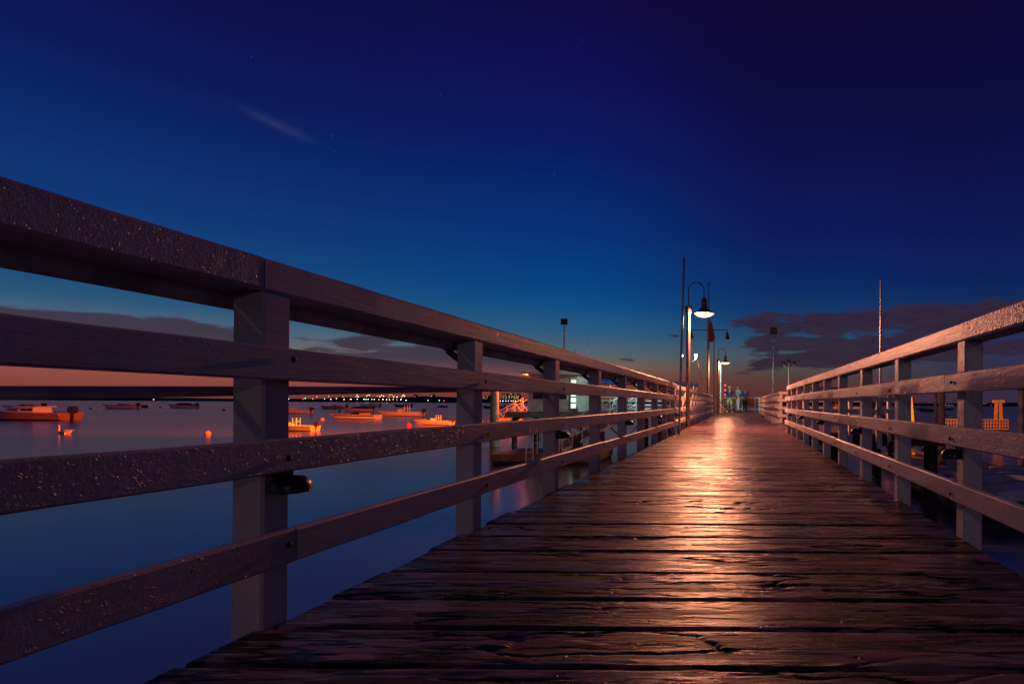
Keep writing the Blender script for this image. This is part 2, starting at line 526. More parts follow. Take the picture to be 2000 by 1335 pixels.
# far shore: long low ridges with an uneven tree line
def ridge(name, x0, x1, d, hfun, depth=260, n=160):
    b = MB()
    rings = []
    for i in range(n + 1):
        x = x0 + (x1 - x0) * i / n
        h = hfun(x)
        rings.append([(x, d, -1.0), (x, d + 8, h * 0.45), (x, d + depth * 0.3, h), (x, d + depth, h * 0.8), (x, d + depth + 60, -1.0)])
    b.loft(rings, closed=False, cap=False)
    return tag(b.build(name, M_LAND), kind='structure')
def hill_left(x):
    t = (x + 1900) / 1500
    return 5 + 9 * math.exp(-((x + 800) / 260) ** 2) + 4 * math.exp(-((x + 1700) / 300) ** 2) + 1.4 * math.sin(x * 0.031) + random.uniform(-0.9, 0.9)
ridge('far_shore', -2600, 40, 1250, hill_left)
ridge('far_shore', 60, 1500, 1000, lambda x: 6.5 + 1.5 * math.sin(x * 0.012) + random.uniform(-0.6, 0.6))

# ------------------------------------------------------------------ pier deck
XL, XR = -1.284, 1.035
deck = MB()
for x in (-1.18, -0.4, 0.3, 0.95):
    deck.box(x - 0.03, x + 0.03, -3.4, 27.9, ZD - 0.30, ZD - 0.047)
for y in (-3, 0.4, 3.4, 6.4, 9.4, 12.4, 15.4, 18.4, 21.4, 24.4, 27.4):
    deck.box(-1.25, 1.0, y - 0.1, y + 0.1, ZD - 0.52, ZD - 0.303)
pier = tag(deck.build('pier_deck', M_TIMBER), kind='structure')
def plank_mesh(x0, x1, w, seed):
    rg = random.Random(seed)
    b = MB()
    n = 9
    rings = []
    e0, e1 = 0.0, 0.0
    for i in range(n + 1):
        x = x0 + (x1 - x0) * i / n
        if i == 0: x += rg.uniform(-0.02, 0.016)
        if i == n: x += rg.uniform(-0.016, 0.02)
        e0 = rg.uniform(0, 0.004)
        e1 = rg.uniform(0, 0.004)
        dz = rg.uniform(-0.0015, 0.0015)
        cup = rg.uniform(0.0, 0.003)
        y0, y1 = e0, w - e1
        rings.append([(x, y0, -0.045), (x, y0, -0.009 + dz), (x, y0 + 0.008, dz + cup), (x, w * 0.5, dz), (x, y1 - 0.008, dz + cup),
                      (x, y1, -0.009 + dz), (x, y1, -0.045)])
    b.loft(rings)
    return b.mesh('plank', M_DECK, True)
def near_plank_mesh(x0, x1, w, seed):
    # a board close to the camera: lifted paint flakes, splits along the grain and worn edges as real relief
    rg = random.Random(seed)
    nr = max(16, int(w / 0.0046))
    nc = 160
    so = rg.uniform(0, 90)
    xa, xb = x0 + rg.uniform(-0.02, 0.014), x1 + rg.uniform(-0.014, 0.02)
    def sst(a, b_, v):
        u = min(1.0, max(0.0, (v - a) / (b_ - a)))
        return u * u * (3 - 2 * u)
    vs, fs = [], []
    for i in range(nc + 1):
        x = xa + (xb - xa) * i / nc
        e0 = 0.003 + 0.003 * mnoise.noise((x * 6, so, 1.0))
        e1 = 0.003 + 0.003 * mnoise.noise((x * 6, so, 7.0))
        ya, yb = e0, w - e1
        vs.append((x, ya, -0.045))
        for j in range(nr + 1):
            y = ya + (yb - ya) * j / nr
            f = mnoise.fractal((x * 1.9, y * 13 + so, so), 0.9, 2.1, 5)
            z = 0.0014 * sst(-0.24, -0.17, f)
            c = mnoise.noise((x * 1.25 + so, y * 10, so)) + 0.30 * mnoise.noise((x * 7, y * 24 + so, so))
            gate = sst(-0.08, 0.14, mnoise.noise((x * 1.1, y * 4 + so, 31.0)))
            z -= 0.0062 * gate * sst(0.042, 0.018, abs(c))
            c2 = mnoise.noise((x * 0.8 + so, y * 22, so + 50)) + 0.22 * mnoise.noise((x * 9, y * 40 + so, so))
            z -= 0.0038 * sst(0.08, 0.28, mnoise.noise((x * 1.4 + so, y * 5, 71.0))) * sst(0.05, 0.022, abs(c2))
            z += 0.0005 * mnoise.noise((x * 9, y * 130 + so, so)) + 0.0006 * mnoise.noise((x * 3, y * 9, so))
            ed = min(y - ya, yb - y)
            z -= 0.006 * (1 - sst(0.0, 0.008, ed))
            vs.append((x, y, z))
        vs.append((x, yb, -0.045))
    m = nr + 3
    for i in range(nc):
        for j in range(m - 1):
            fs.append((i * m + j, (i + 1) * m + j, (i + 1) * m + j + 1, i * m + j + 1))
    fs.append(tuple(range(m)))
    fs.append(tuple(nc * m + j for j in range(m))[::-1])
    me = bpy.data.meshes.new('plank')
    me.from_pydata(vs, [], fs)
    me.materials.append(M_DECK)
    me.polygons.foreach_set('use_smooth', [True] * len(me.polygons))
    me.set_sharp_from_angle(angle=R(50))
    return me
# measured gaps first, then an even pitch out to the platform
gaps = [1.258, 1.473, 1.697, 1.964, 2.252, 2.485, 2.747, 3.03, 3.29, 3.58]
ys = [1.258 - 0.232 * k for k in range(20, 0, -1)] + gaps
while ys[-1] < 27.7:
    ys.append(ys[-1] + random.choice((0.236, 0.258, 0.285, 0.262)))
variants = [plank_mesh(XL, XR, 0.25, 100 + i) for i in range(9)]
for i in range(len(ys) - 1):
    w = ys[i + 1] - ys[i]
    if 0.7 < ys[i] < 6.0:
        o = link('plank', near_plank_mesh(XL, XR, w - random.uniform(0.006, 0.011), 500 + i), pier, (0, ys[i] + 0.0045, ZD + random.uniform(-0.003, 0.0)))
        o.rotation_euler = (random.uniform(-0.004, 0.004), 0, random.uniform(-0.0012, 0.0012))
        continue
    o = link('plank', variants[(i * 4 + i // 9) % 9], pier, (0, ys[i] + 0.0045, ZD + random.uniform(-0.002, 0.0015)))
    o.scale = (1, (w - random.uniform(0.006, 0.013)) / 0.25, 1)
    o.rotation_euler = (random.uniform(-0.004, 0.004), 0, random.uniform(-0.0012, 0.0012))

# platform at the head of the pier and side platform on the right: same boards
def slab(name, x0, x1, y0, y1, pitch=0.28):
    b = MB()
    b.box(x0 + 0.05, x1 - 0.05, y0 + 0.05, y1 - 0.05, ZD - 0.30, ZD - 0.05)
    return tag(b.build(name, M_TIMBER), kind='structure')
def planks_on(parent, x0, x1, y0, y1, pitch, seed):
    vs = [plank_mesh(x0, x1, pitch, seed + k) for k in range(4)]
    n = int((y1 - y0) / pitch)
    for i in range(n):
        o = link('plank', vs[(i * 3) % 4], parent, (0, y0 + i * pitch + 0.004, ZD + random.uniform(-0.002, 0.001)))
        o.scale = (1, (pitch - 0.009) / pitch, 1)
side = slab('side_platform', XR + 0.13, 4.6, 11.8, 17.4)
planks_on(side, XR + 0.012, 4.6, 11.78, 17.3, 0.28, 300)
head = slab('head_platform', -4.6, 1.55, 28.0, 40.4)
planks_on(head, -4.6, 1.5, 27.75, 40.4, 0.30, 340)
head2 = slab('shed_platform', -14.8, -4.62, 34.0, 40.4)
planks_on(head2, -14.8, -4.61, 33.95, 40.3, 0.30, 360)

# ------------------------------------------------------------------ railings
def board_mesh(name, L, w, h, seed, mat=None, ch=0.005, rag=0.002):
    """board along +y, section x 0..w, z 0..h, rounded edges and slightly ragged lower edge"""
    rg = random.Random(seed)
    b = MB()
    n = max(2, int(L / 0.16))
    rings = []
    for i in range(n + 1):
        y = L * i / n
        a, c = rg.uniform(-rag, rag * 0.3), rg.uniform(-rag, rag) * 0.5
        rings.append([(ch, y, a), (w - ch, y, a), (w, y, ch + a), (w, y, h - ch + c), (w - ch, y, h + c), (ch, y, h + c), (0, y, h - ch), (0, y, ch)])
    b.loft(rings)
    return b.mesh(name, mat, True)
M_BOLT = plain('rusty_bolt', (0.06, 0.035, 0.025), 0.7, 0.3)
RAILZ = (0.171, 0.424, 0.678)      # bottoms of the three lower rails above the deck
TOPZ = 0.913
def railing(name, label, loc, rz, length, posts, joints, side, mat, seed, top_joints=None, group=None, pw=0.087, low=0.42):
    """rail along local +y; side +1: walkway on local +x. posts: list of y; joints: list of y where boards meet"""
    t = thing(name, label, 'railing', loc, rz, group)
    rg = random.Random(seed)
    pm = []
    for k in range(3):
        b = MB()
        rings = []
        for z in (-low, -0.1, 0.2, 0.5, 0.75, TOPZ):
            j = rg.uniform(-0.0015, 0.0015)
            c = 0.006
            x0, x1 = (-pw + j, 0) if side > 0 else (0, pw + j)
            rings.append([(x0 + c, 0, z), (x1 - c, 0, z), (x1, c, z), (x1, pw - c, z), (x1 - c, pw, z), (x0 + c, pw, z), (x0, pw - c, z), (x0, c, z)])
        b.loft(rings)
        pm.append(b.mesh('post', mat, True))
    for i, y in enumerate(posts):
        o = link('post', pm[i % 3], t, (0, y, 0))
        o.rotation_euler = (rg.uniform(-0.004, 0.004), rg.uniform(-0.005, 0.005), 0)
    for ri, z in enumerate(RAILZ):
        js = joints[ri % len(joints)]
        for a, c in zip(js[:-1], js[1:]):
            h = 0.089 + rg.uniform(-0.002, 0.003)
            o = link('rail', board_mesh('rail', c - a - 0.004, 0.038, h, rg.random(), mat), t,
                     ((0.0015 if side > 0 else -0.0395) + side * rg.uniform(0, 0.003), a + 0.002, z + rg.uniform(-0.003, 0.003)))
    # carriage bolts where the rails cross the posts
    bb = MB()
    bb.lathe([(0.002, 0.004), (0.006, 0.003), (0.0085, 0.0), (0.0085, -0.003)], 8)
    bm_ = bb.mesh('bolt', M_BOLT, True)
    for y in posts:
        if loc[1] + y > 8 or rz:
            continue
        for z in RAILZ:
            o = link('bolt', bm_, t, (side * 0.0455, y + 0.03 + rg.uniform(0, 0.03), z + 0.03 + rg.uniform(0, 0.03)))
            o.rotation_euler = (0, R(90) * side, 0)
    tj = top_joints or joints[0]
    tw = 0.125
    for a, c in zip(tj[:-1], tj[1:]):
        link('top_rail', board_mesh('top_rail', c - a - 0.004, tw, 0.089, rg.random(), mat, 0.008), t,
             ((-tw + 0.002 if side > 0 else -0.002) + rg.uniform(-0.002, 0.002), a + 0.002, TOPZ + 0.002 + rg.uniform(0, 0.003)))
    return t
def puck_light(parent, x, y, z, s):
    """small black hooded deck light under the third rail"""
    b = MB()
    b.lathe([(0.030, 0.0), (0.046, 0.004), (0.047, 0.020), (0.044, 0.032), (0.030, 0.046), (0.012, 0.049)], 20, (x + s * 0.040, y, z))
    f = b.build('deck_light', M_BLACK, parent, True)
    m = MB()
    m.box(min(x, x + s * 0.03), max(x, x + s * 0.03), y - 0.02, y + 0.02, z + 0.045, z + 0.075)
    m.build('bracket', M_BLACK, f)

LP = [1.447 + 1.145 * k for k in range(-4, 9)]
def jl(a, *ks):
    return [-3.3] + [LP[k] + a for k in ks] + [11.05]
rl = railing('wooden_railing', 'long weathered grey railing on the left, nearest the camera, with a pipe behind it',
             (XL, 0, ZD), 0, 14, LP, [jl(0.065, 2, 4, 7, 10), jl(0.028, 2, 6, 8, 11), jl(0.075, 3, 6, 7, 10)], 1, M_PAINT, 11,
             top_joints=jl(0.0, 2, 4, 7, 10))
# pipe under the top rail with brackets at the posts, and a thinner conduit lower down
b = MB()
b.tube([(-0.155, y, 0.906 + random.uniform(-0.002, 0.002)) for y in [-3.2 + 0.55 * k for k in range(26)]], 0.031, 12)
pipe = b.build('pipe', M_PIPE, rl, True)
for y in LP[5:]:
    b = MB()
    b.bar((-0.155, y + 0.06, 0.868), (-0.092, y + 0.06, 0.82), 0.03, 0.025)
    b.tube([(-0.155 + 0.037 * math.cos(a), y + 0.06, 0.906 + 0.037 * math.sin(a)) for a in [math.pi * 2 * k / 10 for k in range(11)]], 0.006, 5)
    b.build('bracket', M_BLACK, pipe)
b = MB()
b.tube([(-0.108, y, 0.601 + 0.0295 * y) for y in (-3.2, -1, 1, 2.4, 3.66)], 0.0142, 10)
b.build('conduit', M_PIPE, rl, True)
for k in (4, 6, 8, 10, 12):
    puck_light(rl, 0.0, LP[k] + 0.045, 0.364, 1)

LP2 = [11.35 + 1.1 * k for k in range(15)]
railing('wooden_railing', 'left railing beyond the first lamp post, running to the platform', (XL - 0.085, 0, ZD), 0, 16, LP2,
        [[11.1, 14.7, 18.0, 21.3, 24.6, 27.2]], 1, M_PAINT_W, 12)

RP = [2.48 + 1.03 * k for k in range(-5, 10)]
def jr(a, *ks):
    return [-2.9] + [RP[k] + a for k in ks] + [11.87]
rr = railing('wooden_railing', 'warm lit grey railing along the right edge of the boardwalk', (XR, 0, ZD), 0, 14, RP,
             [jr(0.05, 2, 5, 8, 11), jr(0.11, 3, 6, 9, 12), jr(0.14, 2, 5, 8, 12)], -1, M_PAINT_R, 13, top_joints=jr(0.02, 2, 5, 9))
for k in (5, 7, 9, 11, 13):
    puck_light(rr, 0.0, RP[k] + 0.045, 0.364, -1)
# the right railing turns the corner: side platform front
railing('wooden_railing', 'short railing turning right from the end of the near right railing', (XR + 0.10, 11.76, ZD), R(-90), 2.4,
        [0.25, 1.25, 2.1], [[0.02, 2.25]], 1, M_PAINT_W, 14)
# far right section: corner return and the run along the boardwalk
railing('wooden_railing', 'short railing facing the camera at the corner of the far right railing', (XR + 0.24, 17.42, ZD), R(-90), 3.3,
        [0.02, 1.1, 2.2, 3.2], [[-0.02, 3.3]], 1, M_PAINT_W, 15)
RP2 = [17.52 + 1.02 * k for k in range(19)]
rf = railing('wooden_railing', 'far right railing leading up to the platform', (XR + 0.24, 0, ZD), 0, 19, RP2,
             [[17.45, 21.0, 24.6, 28.2, 31.8, 36.2]], -1, M_PAINT_W, 16)
for k in (1, 3, 5, 7, 9):
    puck_light(rf, 0.0, RP2[k] + 0.045, 0.364, -1)
# white railing round the front of the platform, left of the boardwalk
railing('wooden_railing', 'white railing along the front edge of the platform, left of the boardwalk', (-3.9, 34.15, ZD), R(90), 5.4,
        [0.1, 1.4, 2.7, 4.0, 5.2], [[0.02, 2.8, 5.35]], -1, M_PAINT_W, 17, low=0.2)
railing('wooden_railing', 'white railing along the back edge of the platform behind the canopy', (-1.7, 40.2, ZD), R(90), 9,
        [0.1, 1.5, 2.9, 4.3, 5.7, 7.1, 8.5], [[0.02, 2.9, 5.8, 8.6]], 1, M_PAINT_W, 18, low=0.2)

# ------------------------------------------------------------------ piles under the pier
def pile(label, x, y, r, top, mat=M_PILE, lean=(0, 0), group=None, cap=None, name='piling'):
    b = MB()
    rg = random.Random(int(x * 100 + y * 10))
    rings = []
    zs = [-1.5, 0, 0.5, 1.1, 1.8, 2.4, 3.0, 3.6]
    zs = [z for z in zs if z < top - 0.12] + [top - 0.04, top]
    for i, z in enumerate(zs):
        rr_ = r * (1.05 - 0.03 * z) * (0.9 if i == len(zs) - 1 else 1)
        t = z / max(top, 0.1)
        rings.append([(lean[0] * t + rr_ * (1 + rg.uniform(-0.04, 0.04)) * math.cos(a), lean[1] * t + rr_ * math.sin(a), z)
                      for a in [2 * math.pi * k / 12 for k in range(12)]])
    b.loft(rings)
    o = b.build(name, mat, None, True, (x, y, 0))
    return tag(o, label, 'piling', group)
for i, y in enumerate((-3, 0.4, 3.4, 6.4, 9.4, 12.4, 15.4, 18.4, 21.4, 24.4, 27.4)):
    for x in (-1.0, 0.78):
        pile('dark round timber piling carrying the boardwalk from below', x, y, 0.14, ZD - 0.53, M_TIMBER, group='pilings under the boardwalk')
for i, y in enumerate((5.55, 8.6)):
    pile(('brown timber piling standing close outside the right railing below deck level',
          'brown timber piling below the far half of the right railing')[i], 1.29, y, 0.12, ZD - 0.12)
for x in (1.6, 3.0, 4.3):
    for y in (12.1, 16.9):
        pile('dark piling carrying the small side platform on the right', x, y, 0.15, ZD - 0.302, M_TIMBER, group='pilings under the side platform')
hx = [-4.3, -3.0, 0.9]
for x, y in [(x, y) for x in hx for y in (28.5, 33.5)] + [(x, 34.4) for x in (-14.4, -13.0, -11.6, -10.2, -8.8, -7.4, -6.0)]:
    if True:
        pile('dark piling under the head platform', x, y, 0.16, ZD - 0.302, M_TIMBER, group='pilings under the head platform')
b = MB()
b.box(-4.6, -1.42, 27.90, 27.98, ZD - 0.36, ZD - 0.06)
b.box(-14.8, -4.65, 33.88, 33.96, ZD - 0.36, ZD - 0.06)
b.build('fascia', plain('fascia_timber', (0.24, 0.19, 0.15), 0.75, 0, 0.003, 20, 0.3), head)
for i, (xm, yb, par) in enumerate(((-3.65, 28.25, head), (-6.7, 34.15, head2), (-8.1, 34.15, head2), (-9.5, 34.15, head2), (-10.9, 34.15, head2))):
    b = MB()
    s = 1 if i % 2 else -1
    b.bar((xm - s * 0.7, yb, 0.5), (xm + s * 0.7, yb, ZD - 0.4), 0.07, 0.2, (0, 1, 0))
    b.build('cross_brace', M_PILE, par)

# ================================================================== LAMPS AND POLES
M_BULB = glow('sodium_bowl', (1.0, 0.52, 0.22), 4.2)
M_COOL = glow('metal_halide', (0.70, 1.0, 0.82), 20.0)
LAMP_W = 1200
def pier_lamp(label, loc, watts=LAMP_W):
    t = thing('street_lamp', label, 'street lamp', loc)
    b = MB(); b.lathe([(0.10, 0.0), (0.10, 0.02), (0.062, 0.035), (0.055, 0.10), (0.052, 0.6), (0.045, 2.72)], 16)
    b.build('pole', M_BRONZE, t, True)
    b = MB(); b.lathe([(0.046, 2.70), (0.055, 2.73), (0.075, 2.80), (0.090, 2.86), (0.090, 2.905), (0.05, 2.91)], 16)
    b.build('capital', M_BRONZE, t, True)
    b = MB()
    pts = [(0, 0, 2.90), (0, 0, 3.2)] + [(0.185 - 0.185 * math.cos(a), 0, 3.29 + 0.185 * math.sin(a)) for a in [math.pi * k / 10 for k in range(11)]] + [(0.37, 0, 3.08)]
    b.tube(pts, 0.0135, 8)
    b.build('gooseneck', M_BRONZE, t, True)
    b = MB(); b.lathe([(0.022, 3.11), (0.052, 3.10), (0.068, 3.06), (0.072, 2.93), (0.082, 2.86), (0.14, 2.815), (0.225, 2.755), (0.235, 2.735), (0.225, 2.735), (0.13, 2.80), (0.07, 2.83)], 24, (0.37, 0, 0), cap=False)
    b.build('lamp_shade', M_BRONZE, t, True)
    b = MB(); b.lathe([(0.216, 2.739), (0.205, 2.715), (0.15, 2.68), (0.08, 2.660), (0.02, 2.655)], 24, (0.37, 0, 0))
    b.build('glass_bowl', M_BULB, t, True)
    point('lamp_light', (loc[0] + 0.37, loc[1], loc[2] + 2.55), (1.0, 0.34, 0.17), watts, 0.09)
    return t
pier_lamp('tall gooseneck lamp with glowing bowl, the nearer of two on the boardwalk', (-1.235, 12.76, ZD))
pier_lamp('gooseneck lamp with glowing bowl, the farther one near the platform', (-1.14, 28.2, ZD), 520)

def pole(name, label, cat, base, top, r0, r1, mat, tip=0.0, parts=None):
    base, top = Vector(base), Vector(top)
    b = MB()
    d = top - base
    pts = [Vector((0, 0, 0)), d * 0.5, d]
    rs = [r0, (r0 + r1) / 2, r1]
    if tip:
        pts.append(d * (1 + tip / d.length)); rs.append(0.003)
    b.tube(pts, rs, 12)
    if parts is None:
        return tag(b.build(name, mat, None, True, base), label, cat)
    t = thing(name, label, cat, base)
    b.build('pole', mat, t, True)
    return t
p0 = Vector((-1.205, 10.67, ZD)); p1 = at(1333.5, 506, 10.67); p1.y = 10.75
pole('metal_pole', 'tall slightly leaning steel pole with pointed tip beside the nearer lamp', 'pole', p0, p1, 0.024, 0.022, M_STEEL, 0.09)
pole('metal_pole', 'slim plain pole standing at the left railing short of the farther lamp', 'pole', (-1.12, 23, ZD), at(1394, 662, 23), 0.03, 0.022, M_BRONZE)
pole('metal_pole', 'pale pole just right of the farther lamp post', 'pole', (-1.18, 33.2, ZD), at(1408, 708, 33.2), 0.05, 0.05, M_ALU)
# pole on the right with its square mounting post
tp = at(1719, 547, 11.62)
t = thing('metal_pole', 'tall bare steel pole rising behind the right railing on a bolted white post', 'pole', (tp.x, 11.62, ZD - 0.35))
b = MB(); b.tube([(0, 0, 0.75), (0, 0, tp.z - ZD + 0.35)], [0.026, 0.018], 10); b.build('pole', M_STEEL, t, True)
b = MB(); b.box(-0.055, 0.055, 0.03, 0.14, 0.0, 1.18); b.build('post', M_PAINT_W, t)
for z in (0.12, 0.22, 0.5):
    b = MB(); b.tube([(0.02, 0.03, z), (0.02, 0.018, z)], 0.012, 8); b.build('bolt', M_STEEL, t)

# flag mast with yard, hanging flags and a stay
mx = at(1383, 780, 28.6).x
t = thing('flag_mast', 'mast with a crossed yard and limp hanging flags left of the boardwalk', 'flag mast', (mx, 28.6, ZD))
zt = at(1383, 557, 28.6).z - ZD
zy = at(1383, 644, 28.6).z - ZD
b = MB(); b.tube([(0, 0, 0), (0, 0, zy), (0, 0, zt)], [0.075, 0.055, 0.03], 10); b.build('pole', M_BRONZE, t, True)
b = MB(); b.tube([(-0.96, 0, zy), (1.02, 0, zy)], 0.022, 8); b.build('yard', M_BRONZE, t, True)
b = MB(); b.lathe([(0.035, zt), (0.06, zt + 0.05), (0.03, zt + 0.12), (0.01, zt + 0.2)], 10); b.build('truck', M_BRONZE, t, True)
M_FLAG = plain('dark_flag_cloth', (0.05, 0.035, 0.05), 0.9)
def limp_flag(name, x, z, h, w, mat):
    b = MB()
    rings = []
    for i in range(7):
        u = i / 6
        ww = w * (0.12 + 0.88 * min(1.0, u * 1.25) ** 0.8) * (1 if u < 0.9 else 0.55)
        rings.append([(x + ww * (math.cos(a) * (1 + 0.3 * math.sin(3 * a + u * 2))) + 0.03 * u, 0.25 * ww * math.sin(a), z - u * h) for a in [2 * math.pi * k / 12 for k in range(12)]])
    b.loft(rings)
    b.build(name, mat, t, True)
limp_flag('flag', 0.12, zy + 0.52, 1.15, 0.16, plain('dull_red_flag', (0.18, 0.05, 0.05), 0.9))
limp_flag('flag', -0.93, zy - 0.05, 0.42, 0.09, M_FLAG)
limp_flag('flag', 0.98, zy - 0.05, 0.45, 0.10, M_FLAG)
b = MB(); b.tube([(-0.93, 0, zy), (-0.1, 0.3, 0.6)], 0.008, 5); b.build('stay', M_STEEL, t)

def flood_pole(label, head, base_z, mat_pole, d, target):
    t = thing('floodlight_pole', label, 'floodlight', (head.x, head.y, base_z))
    hz = head.z - base_z
    b = MB(); b.tube([(0, 0, 0), (0, 0, hz - 0.25)], [0.06, 0.045], 10); b.build('pole', mat_pole, t, True)
    b = MB(); b.box(-0.24, 0.24, -0.11, 0.10, hz - 0.25, hz + 0.22)
    for k in range(5):
        b.box(-0.23, 0.23, -0.13, -0.11, hz - 0.2 + k * 0.08, hz - 0.17 + k * 0.08)
    hd = b.build('lamp_head', M_BLACK, t)
    b = MB(); b.box(-0.21, 0.21, 0.102, 0.112, hz - 0.2, hz + 0.18); b.build('lens', glow('sodium_lens', SODIUM, 40.0), hd)
    b = MB(); b.bar((-0.16, 0, hz - 0.72), (0.16, 0, hz - 0.72), 0.05, 0.04); b.build('crossarm', M_STEEL, t)
    return t
flood_pole('dark box floodlight on a tall pole behind the shed roof', FLOOD_L, ZD, M_STEEL, 38.2, None)
flood_pole('dark box floodlight on a tall slim pole over the far right railing', FLOOD_R, ZD, M_STEEL, 38.0, None)

def multi_flood(label, base, ht, heads, lit):
    """pole with curved arms carrying small flood heads; heads: (dx, dz)"""
    t = thing('floodlight_pole', label, 'floodlight', base)
    b = MB(); b.tube([(0, 0, 0), (0, 0, ht)], [0.06, 0.05], 10); b.build('pole', M_ALU, t, True)
    for i, (dx, dz) in enumerate(heads):
        b = MB()
        if abs(dx) > 0.05:
            b.tube([(0, 0, ht - 0.05)] + [(dx * math.sin(a), 0, ht - 0.02 + dz * (1 - math.cos(a))) for a in [math.pi / 2 * k / 6 for k in range(1, 7)]], 0.028, 8)
        else:
            b.tube([(0, 0, ht - 0.05), (0, 0, ht + dz)], 0.028, 8)
        b.build('arm', M_ALU, t, True)
        h = MB()
        s = 1 if dx > 0.05 else (-1 if dx < -0.05 else 0)
        c = Vector((dx, 0, ht + dz + 0.08))
        h.add([c + Vector(p) for p in ((-0.11, -0.08, -0.09), (0.11, -0.08, -0.09), (0.13, 0.1, -0.11), (-0.13, 0.1, -0.11),
                                       (-0.10, -0.08, 0.09), (0.10, -0.08, 0.09), (0.13, 0.1, 0.12), (-0.13, 0.1, 0.12))],
              [(3, 2, 1, 0), (4, 5, 6, 7), (0, 1, 5, 4), (1, 2, 6, 5), (2, 3, 7, 6), (3, 0, 4, 7)])
        hd = h.build('lamp_head', M_BLACK, t)
        if lit:
            l = MB()
            l.lathe([(0.02, -0.005), (0.075, 0.0), (0.06, 0.035), (0.02, 0.05)], 14)
            lo = l.build('lens', M_COOL, hd, True, c + Vector((0, -0.083, 0)))
            lo.rotation_euler = (R(90), 0, 0)
    return t
bt = at(1345, 706, 33.0)
multi_flood('pair of lit cold white floodlights on curved arms behind the nearer lamp post', (bt.x, 33.0, ZD), bt.z - ZD, ((-0.42, 0.28), (0.42, 0.30)), True)
spot('halide_light', (bt.x + 0.42, 32.75, bt.z + 0.4), (0.2, 36.5, ZD), (0.5, 1.0, 0.85), 800, 95, 0.6, 0.1)
spot('halide_light', (bt.x - 0.42, 32.75, bt.z + 0.4), (-8.0, 35.4, ZD + 1.0), (0.6, 1.0, 0.85), 1400, 72, 0.6, 0.1)
tr = at(1540, 718, 36.0)
multi_flood('unlit three headed floodlight on a pale pole beyond the far right railing', (tr.x + 0.02, 36.0, ZD), tr.z - ZD, ((-0.36, 0.26), (0.0, 0.36), (0.36, 0.26)), False)

# signal mast with three red lamps out beyond the platform
rp = at(1416, 761, 120)
t = thing('signal_mast', 'thin mast with three red lamps one above another', 'signal mast', (rp.x, 120, 0))
b = MB(); b.tube([(0, 0, 0), (0, 0, at(1416, 748, 120).z)], [0.12, 0.06], 8); b.build('pole', M_BLACK, t, True)
M_RED = glow('red_lamp', (1.0, 0.03, 0.06), 9.0)
for y in (752, 761.5, 770.5):
    b = MB(); b.lathe([(0.02, -0.16), (0.13, -0.08), (0.15, 0), (0.13, 0.08), (0.02, 0.16)], 12, (0, -0.15, at(1416, y, 120).z)); b.build('red_lamp', M_RED, t, True)

# ================================================================== LEFT DOCK
# shed with white overhanging roof on the platform
sh = thing('shed', 'pale flat roofed shed with white overhanging roof on the platform', 'shed', (-11.92, 34.6, ZD))
b = MB(); b.box(-1.75, 1.45, 0, 2.6, 0, 2.38); b.build('wall', M_WALL, sh)
b = MB(); b.box(-2.0, 2.0, -0.45, 2.9, 2.385, 2.53); b.build('roof', plain('white_roof_trim', (0.7, 0.72, 0.70), 0.5), sh)
for x0, x1 in ((-1.45, -0.2), (0.15, 0.85)):
    w = MB(); w.box(x0, x1, -0.03, -0.004, 0.75, 1.75); wo = w.build('window', M_WHITE, sh)
    w = MB(); w.box(x0 + 0.06, x1 - 0.06, -0.045, -0.032, 0.81, 1.69); w.build('pane', M_GLASSD, wo)
M_LIT = glow('lit_interior', (0.62, 1.0, 0.82), 1.6)
dr = MB(); dr.box(1.02, 1.42, -0.03, -0.004, 0.15, 2.2); do = dr.build('door', M_WHITE, sh)
for k in range(5):
    w = MB(); w.box(1.06, 1.38, -0.042, -0.032, 0.25 + k * 0.38, 0.52 + k * 0.38); w.build('lit_pane', M_LIT, do)
b = MB(); b.tube([(-1.0, 1.2, 2.53), (-1.0, 1.2, 3.35)], 0.045, 8)
b.tube([(-1.38, 1.2, 3.62)] + [(-1.0 + 0.36 * math.sin(a), 1.2, 3.62 - 0.3 * math.cos(a)) for a in [R(-80 + 20 * k) for k in range(9)]], 0.035, 8)
b.build('vent_pipe', M_ALU, sh, True)
b = MB(); b.tube([(1.0, 1.2, 2.53), (1.0, 1.2, 4.2)], 0.03, 8); b.build('antenna', M_ALU, sh, True)
wl = MB(); wl.box(-1.92, -1.75, 0.9, 1.1, 2.05, 2.2); wl.bar((-1.95, 1.0, 2.0), (-1.80, 1.0, 2.12), 0.14, 0.12); wo = wl.build('wall_lamp', M_BLACK, sh)
wl = MB(); wl.lathe([(0.02, -0.06), (0.06, -0.03), (0.06, 0.03), (0.02, 0.06)], 10, (-1.98, 1.0, 1.95)); wl.build('bulb', glow('wall_bulb', SODIUM, 6.0), wo, True)
point('wall_lamp_light', (-11.92 - 2.05, 35.6, ZD + 1.88), SODIUM, 1200, 0.05)
b = MB(); b.tube([(1.75, 1.2, 2.53), (1.75, 1.2, 5.2)], 0.012, 6); b.build('antenna', M_ALU, sh, True)

